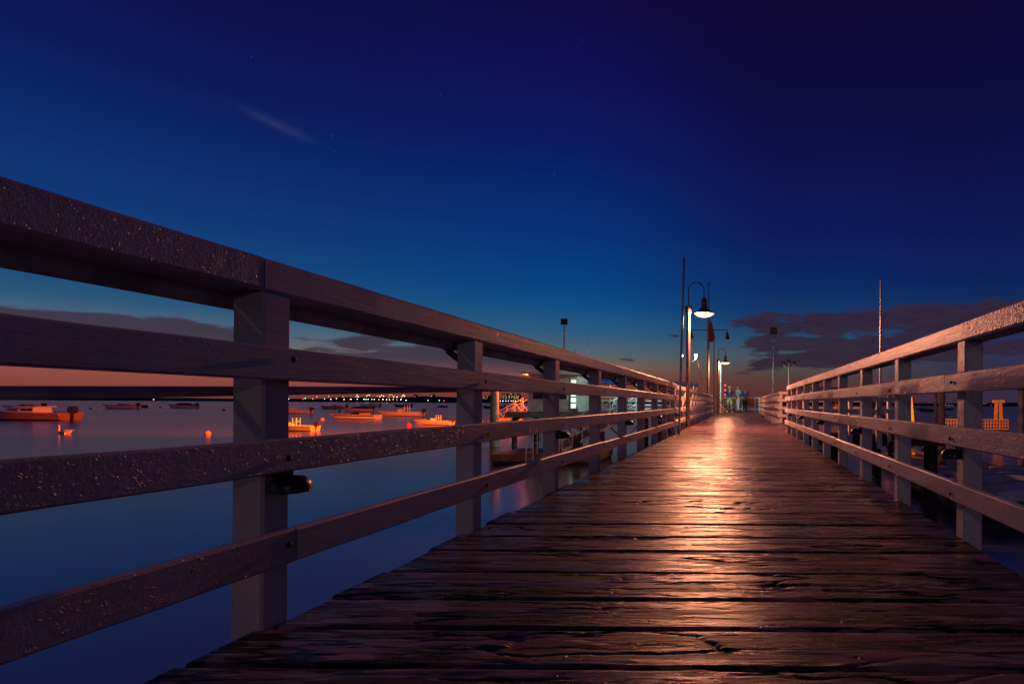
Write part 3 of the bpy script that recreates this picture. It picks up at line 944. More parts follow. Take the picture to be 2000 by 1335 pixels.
# blue canopies on posts
def canopy(label, x0, x1, y, z, peak, mat, frame):
    t = thing('canopy', label, 'canopy', ((x0 + x1) / 2, y, ZD))
    hw = (x1 - x0) / 2
    b = MB()
    top = z - ZD
    rings = []
    for yy, zz in ((-1.1, 0.0), (0, peak), (1.1, 0.0)):
        rings.append([(-hw, yy, top + zz * 0.25), (-hw * 0.72, yy, top + zz), (hw * 0.72, yy, top + zz), (hw, yy, top + zz * 0.25),
                      (hw, yy, top - 0.12), (-hw, yy, top - 0.12)])
    b.loft(rings)
    b.build('fabric', mat, t)
    for sx in (-0.86, 0.0, 0.86):
        for sy in (-0.95, 0.95):
            p = MB(); p.tube([(hw * sx, sy, 0), (hw * sx, sy, top - 0.12)], 0.032, 8); p.build('post', frame, t, True)
    return t
ca = at(1140, 746, 38.0); cb = at(1256, 746, 38.0)
canopy('wide blue fabric canopy on posts right of the shed', ca.x, cb.x, 38.0, ca.z, 0.36, M_BLUE, M_ALU)
ca = at(1300, 750, 31.0); cb = at(1361, 750, 31.0)
canopy('smaller blue canopy with pale frame just above the left railing', ca.x, cb.x, 31.0, ca.z + 0.05, 0.1, M_BLUE, M_ALU)

# gangways
def gangway(label, p0, p1, width, n, mat, hr=1.0):
    p0, p1 = Vector(p0), Vector(p1)
    t = thing('gangway', label, 'gangway', p0)
    d = p1 - p0
    sd = Vector((-d.y, d.x, 0)).normalized() * (width / 2)
    up = Vector((0, 0, hr))
    b = MB(); b.bar(Vector((0, 0, 0.05)), d + Vector((0, 0, 0.05)), width - 0.1, 0.04); b.build('walkway', M_FLOAT, t)
    for s in (-1, 1):
        o = sd * s
        b = MB(); b.bar(o, d + o, 0.06, 0.14); b.build('stringer', mat, t)
        b = MB(); b.tube([o + up - d.normalized() * 0.25 - Vector((0, 0, 0.55)), o + up - d.normalized() * 0.15, o + up, d + o + up], 0.035, 8); b.build('handrail', mat, t, True)
        b = MB(); b.tube([o + up * 0.5, d + o + up * 0.5], 0.024, 6); b.build('middle_rail', mat, t, True)
        for i in range(n + 1):
            q = d * (i / n)
            b = MB(); b.tube([q + o, q + o + up], 0.026, 6); b.build('upright', mat, t)
            if i < n:
                q2 = d * ((i + 1) / n)
                a_, c_ = (q + o, q2 + o + up) if i % 2 else (q + o + up, q2 + o)
                b = MB(); b.tube([a_, c_], 0.02, 6); b.build('brace', mat, t)
    return t
gangway('orange lit gangway sloping down to the left from the shed', at(950, 848, 37.0), at(1028, 806, 37.0), 1.1, 5, M_ALU)
gangway('grey gangway sloping down from the platform to the near float', (-8.9, 25.6, 0.52), (-7.0, 33.8, ZD - 0.02), 1.0, 9, M_ALU)
# floats
def floating_dock(label, x0, x1, y0, y1, top=0.42, rz=0.0, loc=None):
    cx, cy = (x0 + x1) / 2, (y0 + y1) / 2
    t = thing('floating_dock', label, 'floating dock', (cx, cy, 0), rz)
    hx_, hy_ = (x1 - x0) / 2, (y1 - y0) / 2
    b = MB(); b.box(-hx_ + 0.06, hx_ - 0.06, -hy_ + 0.06, hy_ - 0.06, -0.2, top - 0.16); b.build('float', M_RUBBER, t)
    b = MB(); b.box(-hx_, hx_, -hy_, -hy_ + 0.06, top - 0.28, top - 0.005); b.box(-hx_, hx_, hy_ - 0.06, hy_, top - 0.28, top - 0.005)
    b.box(-hx_, -hx_ + 0.06, -hy_ + 0.06, hy_ - 0.06, top - 0.28, top - 0.005); b.box(hx_ - 0.06, hx_, -hy_ + 0.06, hy_ - 0.06, top - 0.28, top - 0.005)
    b.build('rub_rail', M_PILE, t)
    n = max(3, int((y1 - y0) / 0.3))
    w = 2 * hy_ / n
    for i in range(n):
        b = MB(); b.box(-hx_ - 0.01, hx_ + 0.01, -hy_ + i * w + 0.008, -hy_ + (i + 1) * w - 0.008, top, top + 0.03); b.build('plank', M_FLOAT, t)
    return t
floating_dock('low floating dock with boarding ladder on the left below the railing', -11.4, -6.6, 24.6, 28.0)
lad = thing('boarding_ladder', 'aluminium boarding ladder hoops on the left floating dock', 'ladder', (-9.6, 24.62, 0.45))
for x in (-0.16, 0.16):
    b = MB(); b.tube([(x, -0.05, -0.7), (x, -0.05, 0.9), (x, 0.05, 1.05), (x, 0.35, 1.05), (x, 0.45, 0.9), (x, 0.45, 0.0)], 0.024, 8); b.build('side_rail', M_ALU, lad, True)
for z in (-0.5, -0.2, 0.1, 0.45):
    b = MB(); b.tube([(-0.16, -0.05, z), (0.16, -0.05, z)], 0.018, 6); b.build('rung', M_ALU, lad, True)
frm = thing('handrail_frame', 'pale handrail frame standing on the left floating dock', 'handrail', (-8.75, 25.0, 0.45))
for x in (-0.35, 0.35):
    b = MB(); b.tube([(x, 0, 0), (x, 0, 1.1)], 0.03, 8); b.build('leg', M_ALU, frm, True)
for z in (0.5, 1.1):
    b = MB(); b.bar((-0.75, 0, z), (0.55, 0, z), 0.03, 0.05 if z < 1 else 0.09); b.build('bar', M_ALU, frm)
pl = at(966, 764, 34.0)
pile('thick round mooring pile left of the shed, lit orange on one side', pl.x, 34.0, 0.26, pl.z, plain('pale_pile', (0.36, 0.29, 0.22), 0.75, 0, 0.005, 18.0, 0.3))
b = MB()
for k in range(14):
    a = k * 0.9
    b.tube([(0.16 * math.sin(a + s) * (1 + 0.2 * math.sin(k)), 0.05 * math.cos(k), 0.45 + 0.40 * math.cos(s) - 0.012 * k) for s in [2 * math.pi * j / 10 for j in range(11)]], 0.014, 5)
tag(b.build('rope_coil', plain('green_rope', (0.03, 0.06, 0.06), 0.9), None, False, (-7.55, 24.9, 0.46)), 'dark green rope coil hanging beside the grey gangway foot', 'rope')

# ================================================================== HEAD PLATFORM
# end barrier: plank panel and white rails
eb = thing('end_barrier', 'yellow brown plank barrier across the far end of the boardwalk', 'barrier', (0, 39.0, ZD))
M_YEL = plain('yellow_brown_board', (0.30, 0.20, 0.05), 0.6, 0, 0.002, 20, 0.3)
xa = at(1410, 785, 39).x; xb = at(1473, 785, 39).x
for k in range(3):
    b = MB(); b.box(xa, xb, -0.03, 0.02, 0.44 + k * 0.165, 0.595 + k * 0.165); b.build('plank', M_YEL, eb)
for x in (xa - 0.06, xa + 0.75, xa + 1.5, xb + 0.06, xb + 0.7):
    b = MB(); b.box(x - 0.05, x + 0.05, 0.03, 0.12, 0, 1.0); b.build('post', M_WHITE, eb)
for z in (0.16, 0.97):
    b = MB(); b.box(xa - 0.12, xb + 0.8, -0.04, 0.026, z, z + 0.09); b.build('rail', M_WHITE, eb)
ct = thing('control_box', 'dark cabinet on a post left of the people at the far end', 'cabinet', (at(1410, 790, 36).x, 36.0, ZD))
b = MB(); b.box(-0.04, 0.04, -0.04, 0.04, 0, 0.6); b.build('post', M_BLACK, ct)
b = MB(); b.box(-0.14, 0.12, -0.12, 0.12, 0.6, 1.55); b.build('cabinet', M_BLACK, ct)
b = MB(); b.box(-0.10, 0.08, -0.132, -0.122, 0.7, 1.45); b.build('door', M_DARKH, ct)

# people
def skin_mesh(name, joints, edges, mat, root=0, sub=2):
    me = bpy.data.meshes.new(name)
    me.from_pydata([j[0] for j in joints], edges, [])
    o = bpy.data.objects.new(name, me)
    S.collection.objects.link(o)
    sk = o.modifiers.new('skin', 'SKIN')
    for i, j in enumerate(joints):
        r = j[1] if isinstance(j[1], tuple) else (j[1], j[1])
        me.skin_vertices[0].data[i].radius = r
    me.skin_vertices[0].data[root].use_root = True
    ss = o.modifiers.new('sub', 'SUBSURF')
    ss.levels = ss.render_levels = sub
    dg = bpy.context.evaluated_depsgraph_get()
    m2 = bpy.data.meshes.new_from_object(o.evaluated_get(dg))
    m2.name = name
    bpy.data.objects.remove(o)
    m2.materials.clear()
    m2.materials.append(mat)
    m2.polygons.foreach_set('use_smooth', [True] * len(m2.polygons))
    return m2
M_SKIN = plain('skin', (0.42, 0.25, 0.17), 0.6)
def person(label, loc, rz, H, shirt, trousers, hair, shoes, long_legs, arms, cap=None, stance=0.10):
    """faces local -y. arms: (left elbow, left hand, right elbow, right hand)"""
    t = thing('person', label, 'person', loc, rz)
    k = H / 1.75
    def v(x, y, z): return (x * k, y * k, z * k)
    J = [(v(0, 0, 0.95), (0.15 * k, 0.10 * k)), (v(0, 0, 1.15), (0.13 * k, 0.095 * k)), (v(0, 0, 1.36), (0.16 * k, 0.10 * k)), (v(0, 0, 1.47), 0.06 * k),
         (v(0, -0.01, 1.54), 0.055 * k), (v(0, -0.015, 1.63), (0.082 * k, 0.095 * k)), (v(0, -0.01, 1.72), (0.062 * k, 0.075 * k))]
    E = [(0, 1), (1, 2), (2, 3), (3, 4), (4, 5), (5, 6)]
    for s in (-1, 1):
        i = len(J)
        J += [(v(s * 0.095, 0, 0.86), 0.088 * k), (v(s * stance, -0.01, 0.48), 0.058 * k), (v(s * (stance + 0.02), 0.02, 0.10), 0.038 * k), (v(s * (stance + 0.03), -0.12, 0.035), 0.036 * k)]
        E += [(0, i), (i, i + 1), (i + 1, i + 2), (i + 2, i + 3)]
        el_, hd_ = arms[0:2] if s < 0 else arms[2:4]
        i = len(J)
        J += [(v(s * 0.19, 0, 1.40), 0.058 * k), (v(*el_), 0.042 * k), (v(*hd_), 0.03 * k)]
        hv = (Vector(hd_) - Vector(el_)).normalized()
        J += [(v(*(Vector(hd_) + hv * 0.09)), (0.034 * k, 0.018 * k))]
        E += [(2, i), (i, i + 1), (i + 1, i + 2), (i + 2, i + 3)]
        for fk in range(-1, 3):
            J += [(v(*(Vector(hd_) + hv * (0.16 - 0.01 * abs(fk)) + Vector((0.016 * fk, 0.012 * fk, 0)))), 0.009 * k)]
            E += [(i + 3, len(J) - 1)]
    link('body', skin_mesh('body', J, E, M_SKIN), t)
    # shirt: torso and sleeves a little larger than the body
    g = 0.018 * k
    SJ = [(v(0, 0, 0.90), (0.165 * k, 0.115 * k)), (v(0, 0, 1.15), (0.15 * k, 0.112 * k)), (v(0, 0, 1.37), (0.175 * k, 0.115 * k)), (v(0, 0, 1.46), 0.075 * k)]
    SE = [(0, 1), (1, 2), (2, 3)]
    for s in (-1, 1):
        el_ = Vector(arms[0] if s < 0 else arms[2])
        sh_ = Vector((s * 0.19, 0, 1.40))
        i = len(SJ)
        SJ += [(v(*sh_), 0.074 * k), (v(*(sh_ + (el_ - sh_) * 0.85)), 0.064 * k)]
        SE += [(2, i), (i, i + 1)]
    link('shirt', skin_mesh('shirt', SJ, SE, shirt), t)
    TJ = [(v(0, 0, 0.97), (0.158 * k, 0.112 * k))]
    TE = []
    for s in (-1, 1):
        i = len(TJ)
        TJ += [(v(s * 0.095, 0, 0.84), 0.104 * k), (v(s * stance, -0.005, 0.52), 0.082 * k)]
        TE += [(0, i), (i, i + 1)]
        if long_legs:
            TJ += [(v(s * (stance + 0.02), 0.02, 0.10), 0.062 * k)]
            TE += [(i + 1, i + 2)]
    link('trousers' if long_legs else 'shorts', skin_mesh('trousers', TJ, TE, trousers), t)
    for s in (-1, 1):
        link('shoe', skin_mesh('shoe', [(v(s * (stance + 0.02), 0.04, 0.06), 0.052 * k), (v(s * (stance + 0.03), -0.16, 0.04), 0.045 * k)], [(0, 1)], shoes), t)
    HJ = [(v(0, 0.02, 1.66), (0.088 * k, 0.098 * k)), (v(0, 0.005, 1.745), (0.07 * k, 0.08 * k))]
    hm = link('hair', skin_mesh('hair', HJ, [(0, 1)], hair), t)
    if cap:
        b = MB(); b.lathe([(0.102, 1.67), (0.10, 1.72), (0.075, 1.765), (0.02, 1.785)], 16)
        b.box(-0.07, 0.07, -0.19, -0.06, 1.675, 1.69)
        o = b.build('cap', cap, t, True); o.scale = (k, k, k)
    f = MB()
    for s in (-1, 1):
        f.lathe([(0.002, -0.01), (0.012, 0), (0.002, 0.01)], 8, (s * 0.032 * k, -0.103 * k, 1.635 * k))
    f.build('eyes', M_BLACK, t)
    f = MB(); f.add([v(-0.014, -0.10, 1.60), v(0.014, -0.10, 1.60), v(0, -0.128, 1.602), v(0, -0.10, 1.645)], [(0, 1, 2), (0, 2, 3), (1, 3, 2), (0, 3, 1)]); f.build('nose', M_SKIN, t)
    return t
HANG = ((-0.26, 0.02, 1.12), (-0.25, -0.06, 0.88), (0.26, 0.02, 1.12), (0.25, -0.06, 0.88))
FRONT = ((-0.27, -0.05, 1.14), (-0.10, -0.26, 1.10), (0.27, -0.05, 1.14), (0.10, -0.26, 1.10))
LEAN = ((-0.26, -0.12, 1.14), (-0.2, -0.34, 1.02), (0.26, -0.12, 1.14), (0.2, -0.34, 1.02))
pp = at(1425, 804, 36.4)
person('person in navy shirt, pale shorts and pale cap standing with back to camera', (pp.x, 36.4, ZD + 0.001), R(172), 1.74,
       plain('navy_shirt', (0.02, 0.035, 0.12), 0.85), plain('khaki_shorts', (0.62, 0.56, 0.36), 0.8), plain('fair_hair', (0.4, 0.3, 0.14), 0.7),
       plain('white_shoe', (0.75, 0.75, 0.72), 0.6), False, FRONT, plain('pale_cap', (0.66, 0.58, 0.3), 0.8), 0.14)
pp = at(1441, 804, 36.9)
person('person in grey top and pale trousers turned towards the right', (pp.x, 36.9, ZD + 0.001), R(120), 1.86,
       plain('grey_top', (0.34, 0.38, 0.42), 0.85), plain('pale_trousers', (0.6, 0.66, 0.7), 0.8), plain('brown_hair', (0.16, 0.07, 0.035), 0.7),
       plain('dark_shoe', (0.03, 0.03, 0.03), 0.6), True, FRONT, None, 0.09)
pp = at(1455, 800, 38.2)
person('person in blue clothes leaning at the plank barrier, farthest of the three', (pp.x, 38.3, ZD + 0.001), R(185), 1.72,
       plain('blue_shirt', (0.03, 0.09, 0.25), 0.85), plain('dark_blue_trousers', (0.025, 0.04, 0.10), 0.8), plain('dark_hair', (0.05, 0.03, 0.025), 0.7),
       plain('black_shoe', (0.02, 0.02, 0.02), 0.6), True, HANG, None, 0.08)
# orange bags on the deck by the people
M_ORB = plain('orange_fabric', (0.55, 0.08, 0.02), 0.8)
for px, lab in ((1417, 'small orange bag on the deck left of the people'), (1431, 'orange bag lying between the feet of the two nearer people')):
    q = at(px, 803, 37.6)
    b = MB()
    b.loft([[(0.24 * w * math.cos(a), 0.15 * w * math.sin(a) * 1.0, z) for a in [2 * math.pi * k / 12 for k in range(12)]] for w, z in ((0.9, 0.0), (1.05, 0.08), (1.0, 0.17), (0.7, 0.24), (0.25, 0.27))])
    t = thing('bag', lab, 'bag', (q.x, 37.6, ZD + 0.004))
    b.build('body', M_ORB, t, True)
    b = MB(); b.tube([(0.12 * math.cos(a), 0, 0.24 + 0.1 * math.sin(a)) for a in [math.pi * k / 8 for k in range(9)]], 0.012, 6); b.build('strap', M_BLACK, t, True)
# bicycle leaning at the left railing end
q = at(1405, 806, 29.6)
bk = thing('bicycle', 'bicycle standing at the end of the left railing by the farther lamp', 'bicycle', (q.x - 0.25, 29.9, ZD), R(52))
M_BIKE = plain('bike_frame_paint', (0.25, 0.12, 0.06), 0.35, 0.4)
def wheel(x):
    w = MB()
    w.tube([(x + 0.31 * math.cos(a), 0, 0.335 + 0.31 * math.sin(a)) for a in [2 * math.pi * k / 24 for k in range(25)]], 0.022, 6)
    wo = w.build('wheel', M_RUBBER, bk, True)
    r = MB()
    r.tube([(x + 0.285 * math.cos(a), 0, 0.335 + 0.285 * math.sin(a)) for a in [2 * math.pi * k / 24 for k in range(25)]], 0.014, 6)
    r.build('rim', M_ALU, wo, True)
    s = MB()
    for k in range(10):
        a = 2 * math.pi * k / 10
        s.tube([(x, 0, 0.335), (x + 0.28 * math.cos(a), 0, 0.335 + 0.28 * math.sin(a))], 0.006, 4)
    s.build('spokes', M_ALU, wo)
wheel(-0.5); wheel(0.5)
b = MB()
for p_, q_ in (((-0.5, 0, 0.335), (-0.38, 0, 0.85)), ((-0.38, 0, 0.85), (0.12, 0, 0.80)), ((-0.36, 0, 0.72), (0.05, 0, 0.30)), ((0.05, 0, 0.30), (0.14, 0, 0.9)),
               ((0.05, 0, 0.30), (0.5, 0, 0.335)), ((0.5, 0, 0.335), (0.12, 0, 0.80))):
    b.tube([p_, q_], 0.018, 6)
b.build('frame', M_BIKE, bk, True)
b = MB(); b.tube([(-0.42, -0.27, 0.98), (-0.38, -0.1, 0.96), (-0.38, 0.1, 0.96), (-0.42, 0.27, 0.98)], 0.014, 6); b.tube([(-0.38, 0, 0.85), (-0.38, 0, 0.96)], 0.014, 6); b.build('handlebar', M_BLACK, bk, True)
b = MB(); b.loft([[(0.02 + 0.0, -0.03, 0.9), (0.02, 0.03, 0.9), (0.02, 0.02, 0.94), (0.02, -0.02, 0.94)], [(0.27, -0.08, 0.9), (0.27, 0.08, 0.9), (0.27, 0.06, 0.95), (0.27, -0.06, 0.95)]]); b.build('saddle', M_BLACK, bk)

# ================================================================== BOATS
def hull_rings(L, B, H, n=11):
    rings = []
    for i in range(n):
        s = i / (n - 1)
        x = L / 2 - L * s
        taper = 1 - max(0.0, (s - 0.40) / 0.60) ** 2.3
        hb = max(0.012, B / 2 * taper * (0.92 + 0.08 * min(1, s * 4)))
        sheer = H * (1 + 0.30 * s ** 2)
        rake = 0.0 if s < 0.85 else (s - 0.85) / 0.15
        kz = -0.18 + 0.75 * H * rake ** 2
        cz = 0.12 * H + 0.6 * H * rake ** 1.5 + 0.1 * s
        xs = x - 0.10 * L * rake * 0.5
        rings.append((x, xs, hb, sheer, kz, cz))
    return rings
def boat(label, px0, px1, wl, style, mat=None, flip=False, depth=None, yaw=0.0, seed=0, group='boats at their moorings'):
    """px0..px1: the stretch of water it takes up in the view, wl its waterline row there"""
    p0, p1 = atw(px0, wl), atw(px1, wl)
    d = depth or (p0.y + p1.y) / 2
    L = abs(px1 - px0) / F * d
    cx = ((px0 + px1) / 2 - VX) / F * d
    k = L / 6.5
    t = thing('motor_boat', label, 'boat', (cx, d, 0), yaw + (math.pi if flip else 0), group)
    B, H = 0.30 * L, 0.098 * L
    rg = hull_rings(L, B, H)
    m = mat or M_WHITE
    b = MB()
    rings = []
    for x, xs, hb, sh, kz, cz in rg:
        rings.append([(xs, -hb, sh), (xs, -hb * 0.93, cz + (sh - cz) * 0.55), (x, -hb * 0.84, cz), (x, 0, kz), (x, hb * 0.84, cz), (xs, hb * 0.93, cz + (sh - cz) * 0.55), (xs, hb, sh)])
    b.loft(rings, closed=False, cap=False)
    n = 7
    b.f.append(tuple(range(n)))
    b.build('hull', m, t, True)
    # rub rail along the sheer
    g = MB()
    for s in (-1, 1):
        g.tube([(xs, s * hb * 1.0, sh) for x, xs, hb, sh, kz, cz in rg], 0.018 * k + 0.012, 5)
    g.build('rub_rail', M_DARKH if style in ('stripe', 'covered') else M_WHITE, t)
    dk = MB()
    fr = []
    for i, (x, xs, hb, sh, kz, cz) in enumerate(rg):
        fr.append([(xs, -hb * 0.97, sh - 0.02), (xs, 0, sh - 0.02 + (0.10 * H if i > 5 else -0.35 * H if i > 0 else -0.1 * H)), (xs, hb * 0.97, sh - 0.02)])
    dk.loft(fr, closed=False, cap=False)
    dk.build('deck', M_TAN if style in ('console', 'skiff') else M_WHITE, t, True)
    def motor(tilt=0.0):
        mo = MB()
        c = Vector((L / 2 + 0.15 * k, 0, H * 0.95))
        mo.loft([[c + Vector((dx + tilt * dz, dy, dz)) for dx, dy in ((-w, -u), (w, -u), (w, u), (-w, u))] for w, u, dz in
                 ((0.16 * k, 0.14 * k, 0.0), (0.24 * k, 0.19 * k, 0.10 * k), (0.26 * k, 0.19 * k, 0.42 * k), (0.15 * k, 0.13 * k, 0.58 * k))])
        mo.bar(c + Vector((0, 0, 0.02)), c + Vector((-tilt * 0.9, 0, -0.75 * k)), 0.1 * k, 0.16 * k)
        mo.build('outboard_motor', M_MOTOR, t)
    sh = H
    if style == 'stripe':
        st = MB()
        for s in (-1, 1):
            r2 = [[(xs, s * hb * 0.985 + s * 0.012, cz + (h_ - cz) * 0.78), (xs, s * hb * 0.955 + s * 0.012, cz + (h_ - cz) * 0.55)] for x, xs, hb, h_, kz, cz in rg[:-1]]
            st.loft(r2, closed=False, cap=False)
        st.build('stripe', M_DARKH, t)
    if style in ('stripe', 'runabout'):
        w = MB()
        x0 = -0.02 * L
        w.loft([[(x0 + 0.10 * L, -0.36 * B, sh), (x0 - 0.06 * L, -0.30 * B, sh * 1.05), (x0 - 0.06 * L, 0.30 * B, sh * 1.05), (x0 + 0.10 * L, 0.36 * B, sh)],
                [(x0 + 0.16 * L, -0.32 * B, sh + 0.34 * k), (x0 + 0.07 * L, -0.24 * B, sh + 0.36 * k), (x0 + 0.07 * L, 0.24 * B, sh + 0.36 * k), (x0 + 0.16 * L, 0.32 * B, sh + 0.34 * k)]])
        w.build('windshield', M_GLASSD, t)
        c = MB()
        for yy in (-0.25, 0.25):
            c.box(0.17 * L, 0.25 * L, yy * B - 0.12 * B, yy * B + 0.12 * B, sh * 0.7, sh + 0.22 * k)
        c.build('seats', M_TAN, t)
        if style == 'runabout': motor(0.1)
    if style in ('console', 'skiff'):
        c = MB(); c.box(-0.06 * L, 0.05 * L, -0.17 * B, 0.17 * B, sh * 0.55, sh + 0.45 * k); c.build('console', M_WHITE, t)
        motor(0.25 if style == 'skiff' else 0.05)
    if style == 'console':
        f = MB()
        for x_, y_ in ((-0.08, -0.22), (-0.08, 0.22), (0.10, -0.22), (0.10, 0.22)):
            f.tube([(x_ * L, y_ * B, sh * 0.6), (x_ * L * 0.8, y_ * B, sh + 1.25 * k)], 0.03 * k, 6)
        f.build('tower_frame', M_ALU, t)
        f = MB(); f.box(-0.15 * L, 0.15 * L, -0.32 * B, 0.32 * B, sh + 1.25 * k, sh + 1.33 * k); f.build('hard_top', M_WHITE, t)
    if style == 'skiff':
        f = MB()
        for y_ in (-0.16, 0.16):
            f.tube([(0.10 * L, y_ * B, sh * 0.7), (0.10 * L, y_ * B, sh + 1.0 * k), (0.17 * L, y_ * B, sh + 1.0 * k), (0.17 * L, y_ * B, sh * 0.7)], 0.035 * k, 6)
        f.bar((0.10 * L, 0, sh + 0.55 * k), (0.17 * L, 0, sh + 0.55 * k), 0.32 * B, 0.05 * k)
        f.build('leaning_post', M_WHITE, t)
        f = MB(); f.tube([(-0.44 * L, -0.1 * B, sh * 1.25), (-0.3 * L, -0.36 * B, sh + 0.4 * k), (-0.12 * L, -0.44 * B, sh + 0.36 * k)], 0.02 * k, 6); f.build('bow_rail', M_ALU, t)
    if style == 'cabin':
        f = MB()
        f.loft([[(-0.10 * L, -0.3 * B, sh * 0.8), (0.14 * L, -0.34 * B, sh * 0.8), (0.14 * L, 0.34 * B, sh * 0.8), (-0.10 * L, 0.3 * B, sh * 0.8)],
                [(-0.04 * L, -0.27 * B, sh + 0.46 * k), (0.14 * L, -0.3 * B, sh + 0.46 * k), (0.14 * L, 0.3 * B, sh + 0.46 * k), (-0.04 * L, 0.27 * B, sh + 0.46 * k)]])
        cb = f.build('wheelhouse', M_WHITE, t)
        f = MB(); f.box(-0.09 * L, 0.19 * L, -0.36 * B, 0.36 * B, sh + 0.463 * k, sh + 0.52 * k); f.build('roof', M_WHITE, t)
        for s in (-1, 1):
            for xx in (-0.005, 0.075):
                w = MB(); w.bar((xx * L, s * 0.325 * B, sh + 0.26 * k), (xx * L + 0.06 * L, s * 0.325 * B, sh + 0.26 * k), 0.02, 0.2 * k); w.build('window', M_GLASSD, cb)
        motor(0.1)
        f = MB(); f.tube([(-0.47 * L, 0, sh * 1.2), (-0.36 * L, -0.3 * B, sh + 0.42 * k), (-0.15 * L, -0.42 * B, sh + 0.38 * k)], 0.022 * k, 6); f.build('bow_rail', M_ALU, t)
    if style == 'covered':
        f = MB()
        f.loft([[(x_ * L, -w_ * B, sh * 0.98), (x_ * L, -w_ * B * 0.6, sh * 0.98 + h_ * k), (x_ * L, w_ * B * 0.6, sh * 0.98 + h_ * k), (x_ * L, w_ * B, sh * 0.98)] for x_, w_, h_ in
                ((0.46, 0.44, 0.12), (0.3, 0.46, 0.3), (0.05, 0.47, 0.55), (-0.12, 0.44, 0.42), (-0.25, 0.36, 0.15))])
        f.build('canvas_cover', M_CANVAS, t)
        motor(0.0)
    return t
boat('big orange lit workboat with wheelhouse at the left edge of the water', -14, 138, 820, 'cabin', plain('rust_red_hull', (0.34, 0.19, 0.15), 0.45))
boat('long low white boat moored just behind the big workboat', 8, 84, 800.5, 'runabout')
boat('pale speedboat with dark cover at its stern, third from the left', 204, 268, 797.5, 'runabout')
boat('dark covered motorboat trailing behind the pale speedboat', 252, 285, 795.5, 'covered', M_DARKH)
boat('low dark topped boat floating alone left of the first post', 331, 384, 796, 'covered')
boat('open fishing boat with flat hard top just right of the first post', 540, 606, 807, 'console')
boat('nearest small orange lit skiff with a tall tilted outboard', 515, 616, 841, 'skiff', plain('worn_hull', (0.34, 0.31, 0.28), 0.45))
boat('brownish cabin boat moored farther out left of the cluster', 628, 676, 798, 'runabout', plain('brown_hull', (0.3, 0.2, 0.14), 0.4))
boat('orange lit motorboat with dark cover in the middle of the cluster', 672, 728, 803, 'covered')
boat('distant white boat at the back of the cluster', 704, 742, 794, 'runabout')
boat('sleek white speedboat with a dark side stripe', 648, 739, 818, 'stripe')
boat('white fishing boat with long pointed bow right of the striped speedboat', 744, 824, 812, 'skiff', yaw=0.05)
boat('dark distant boat above the long bowed fishing boat', 771, 804, 794, 'runabout', M_DARKH)
boat('small open boat with white seat frame near the red buoy', 810, 884, 829, 'skiff', plain('cream_hull', (0.48, 0.44, 0.38), 0.4), yaw=-0.06)
boat('small dark far boat by the second post', 853, 873, 795, 'covered', M_DARKH)
boat('dark boat passing left of the thick mooring pile', 944, 985, 797, 'runabout', M_DARKH)
boat('motor yacht moored behind the orange lit gangway', 972, 1040, 813, 'cabin', depth=52)
boat('low open boat hidden behind the gangway handrails', 968, 1022, 802, 'covered', depth=80)
# right side
boat('tiny open boat with orange light out on the right', 1842, 1853, 812, 'console', M_DARKH, group='boats on the right')

def sailboat(label, px, wl, L, mast, mat):
    p = atw(px, wl)
    t = thing('sailboat', label, 'sailboat', (p.x, p.y, 0), 0.3)
    b = MB()
    rings = []
    for i in range(9):
        s = i / 8
        x = L / 2 - L * s
        hb = max(0.02, 0.16 * L * math.sin(math.pi * min(1, 0.16 + 0.84 * s)) ** 0.7)
        z = 0.11 * L * (1 + 0.15 * (2 * s - 1) ** 2)
        rings.append([(x, -hb, z), (x * 0.94, -hb * 0.7, 0), (x * 0.9, 0, -0.2), (x * 0.94, hb * 0.7, 0), (x, hb, z), (x, 0, z + 0.03)])
    b.loft(rings)
    b.build('hull', mat, t, True)
    b = MB(); b.loft([[(0.15 * L, -0.07 * L, 0.1 * L), (0.15 * L, 0.07 * L, 0.1 * L), (0.15 * L, 0.05 * L, 0.17 * L), (0.15 * L, -0.05 * L, 0.17 * L)],
                      [(-0.2 * L, -0.05 * L, 0.1 * L), (-0.2 * L, 0.05 * L, 0.1 * L), (-0.2 * L, 0.03 * L, 0.14 * L), (-0.2 * L, -0.03 * L, 0.14 * L)]]); b.build('cabin', M_WHITE, t)
    b = MB(); b.tube([(-0.08 * L, 0, 0.1 * L), (-0.08 * L, 0, mast)], [0.06, 0.03], 6); b.build('mast', M_ALU, t, True)
    b = MB(); b.tube([(-0.08 * L, 0, 0.25 * L), (0.34 * L, 0, 0.25 * L)], 0.06, 6); b.build('boom', M_ALU, t, True)
    b = MB()
    for q in ((-0.48 * L, 0, 0.12 * L), (0.48 * L, 0, 0.11 * L)):
        b.tube([(-0.08 * L, 0, mast), q], 0.012, 4)
    b.build('stays', M_STEEL, t)
sailboat('red hulled sailboat moored far out on the right', 1811, 803, 7.5, 9.5, plain('red_hull', (0.4, 0.07, 0.05), 0.4))
sailboat('pale sailboat left of the red hulled one', 1800, 800, 7.0, 9.0, M_WHITE)
sailboat('small dark sailboat half hidden by the twin piles', 1853, 800, 6.0, 7.0, M_DARKH)

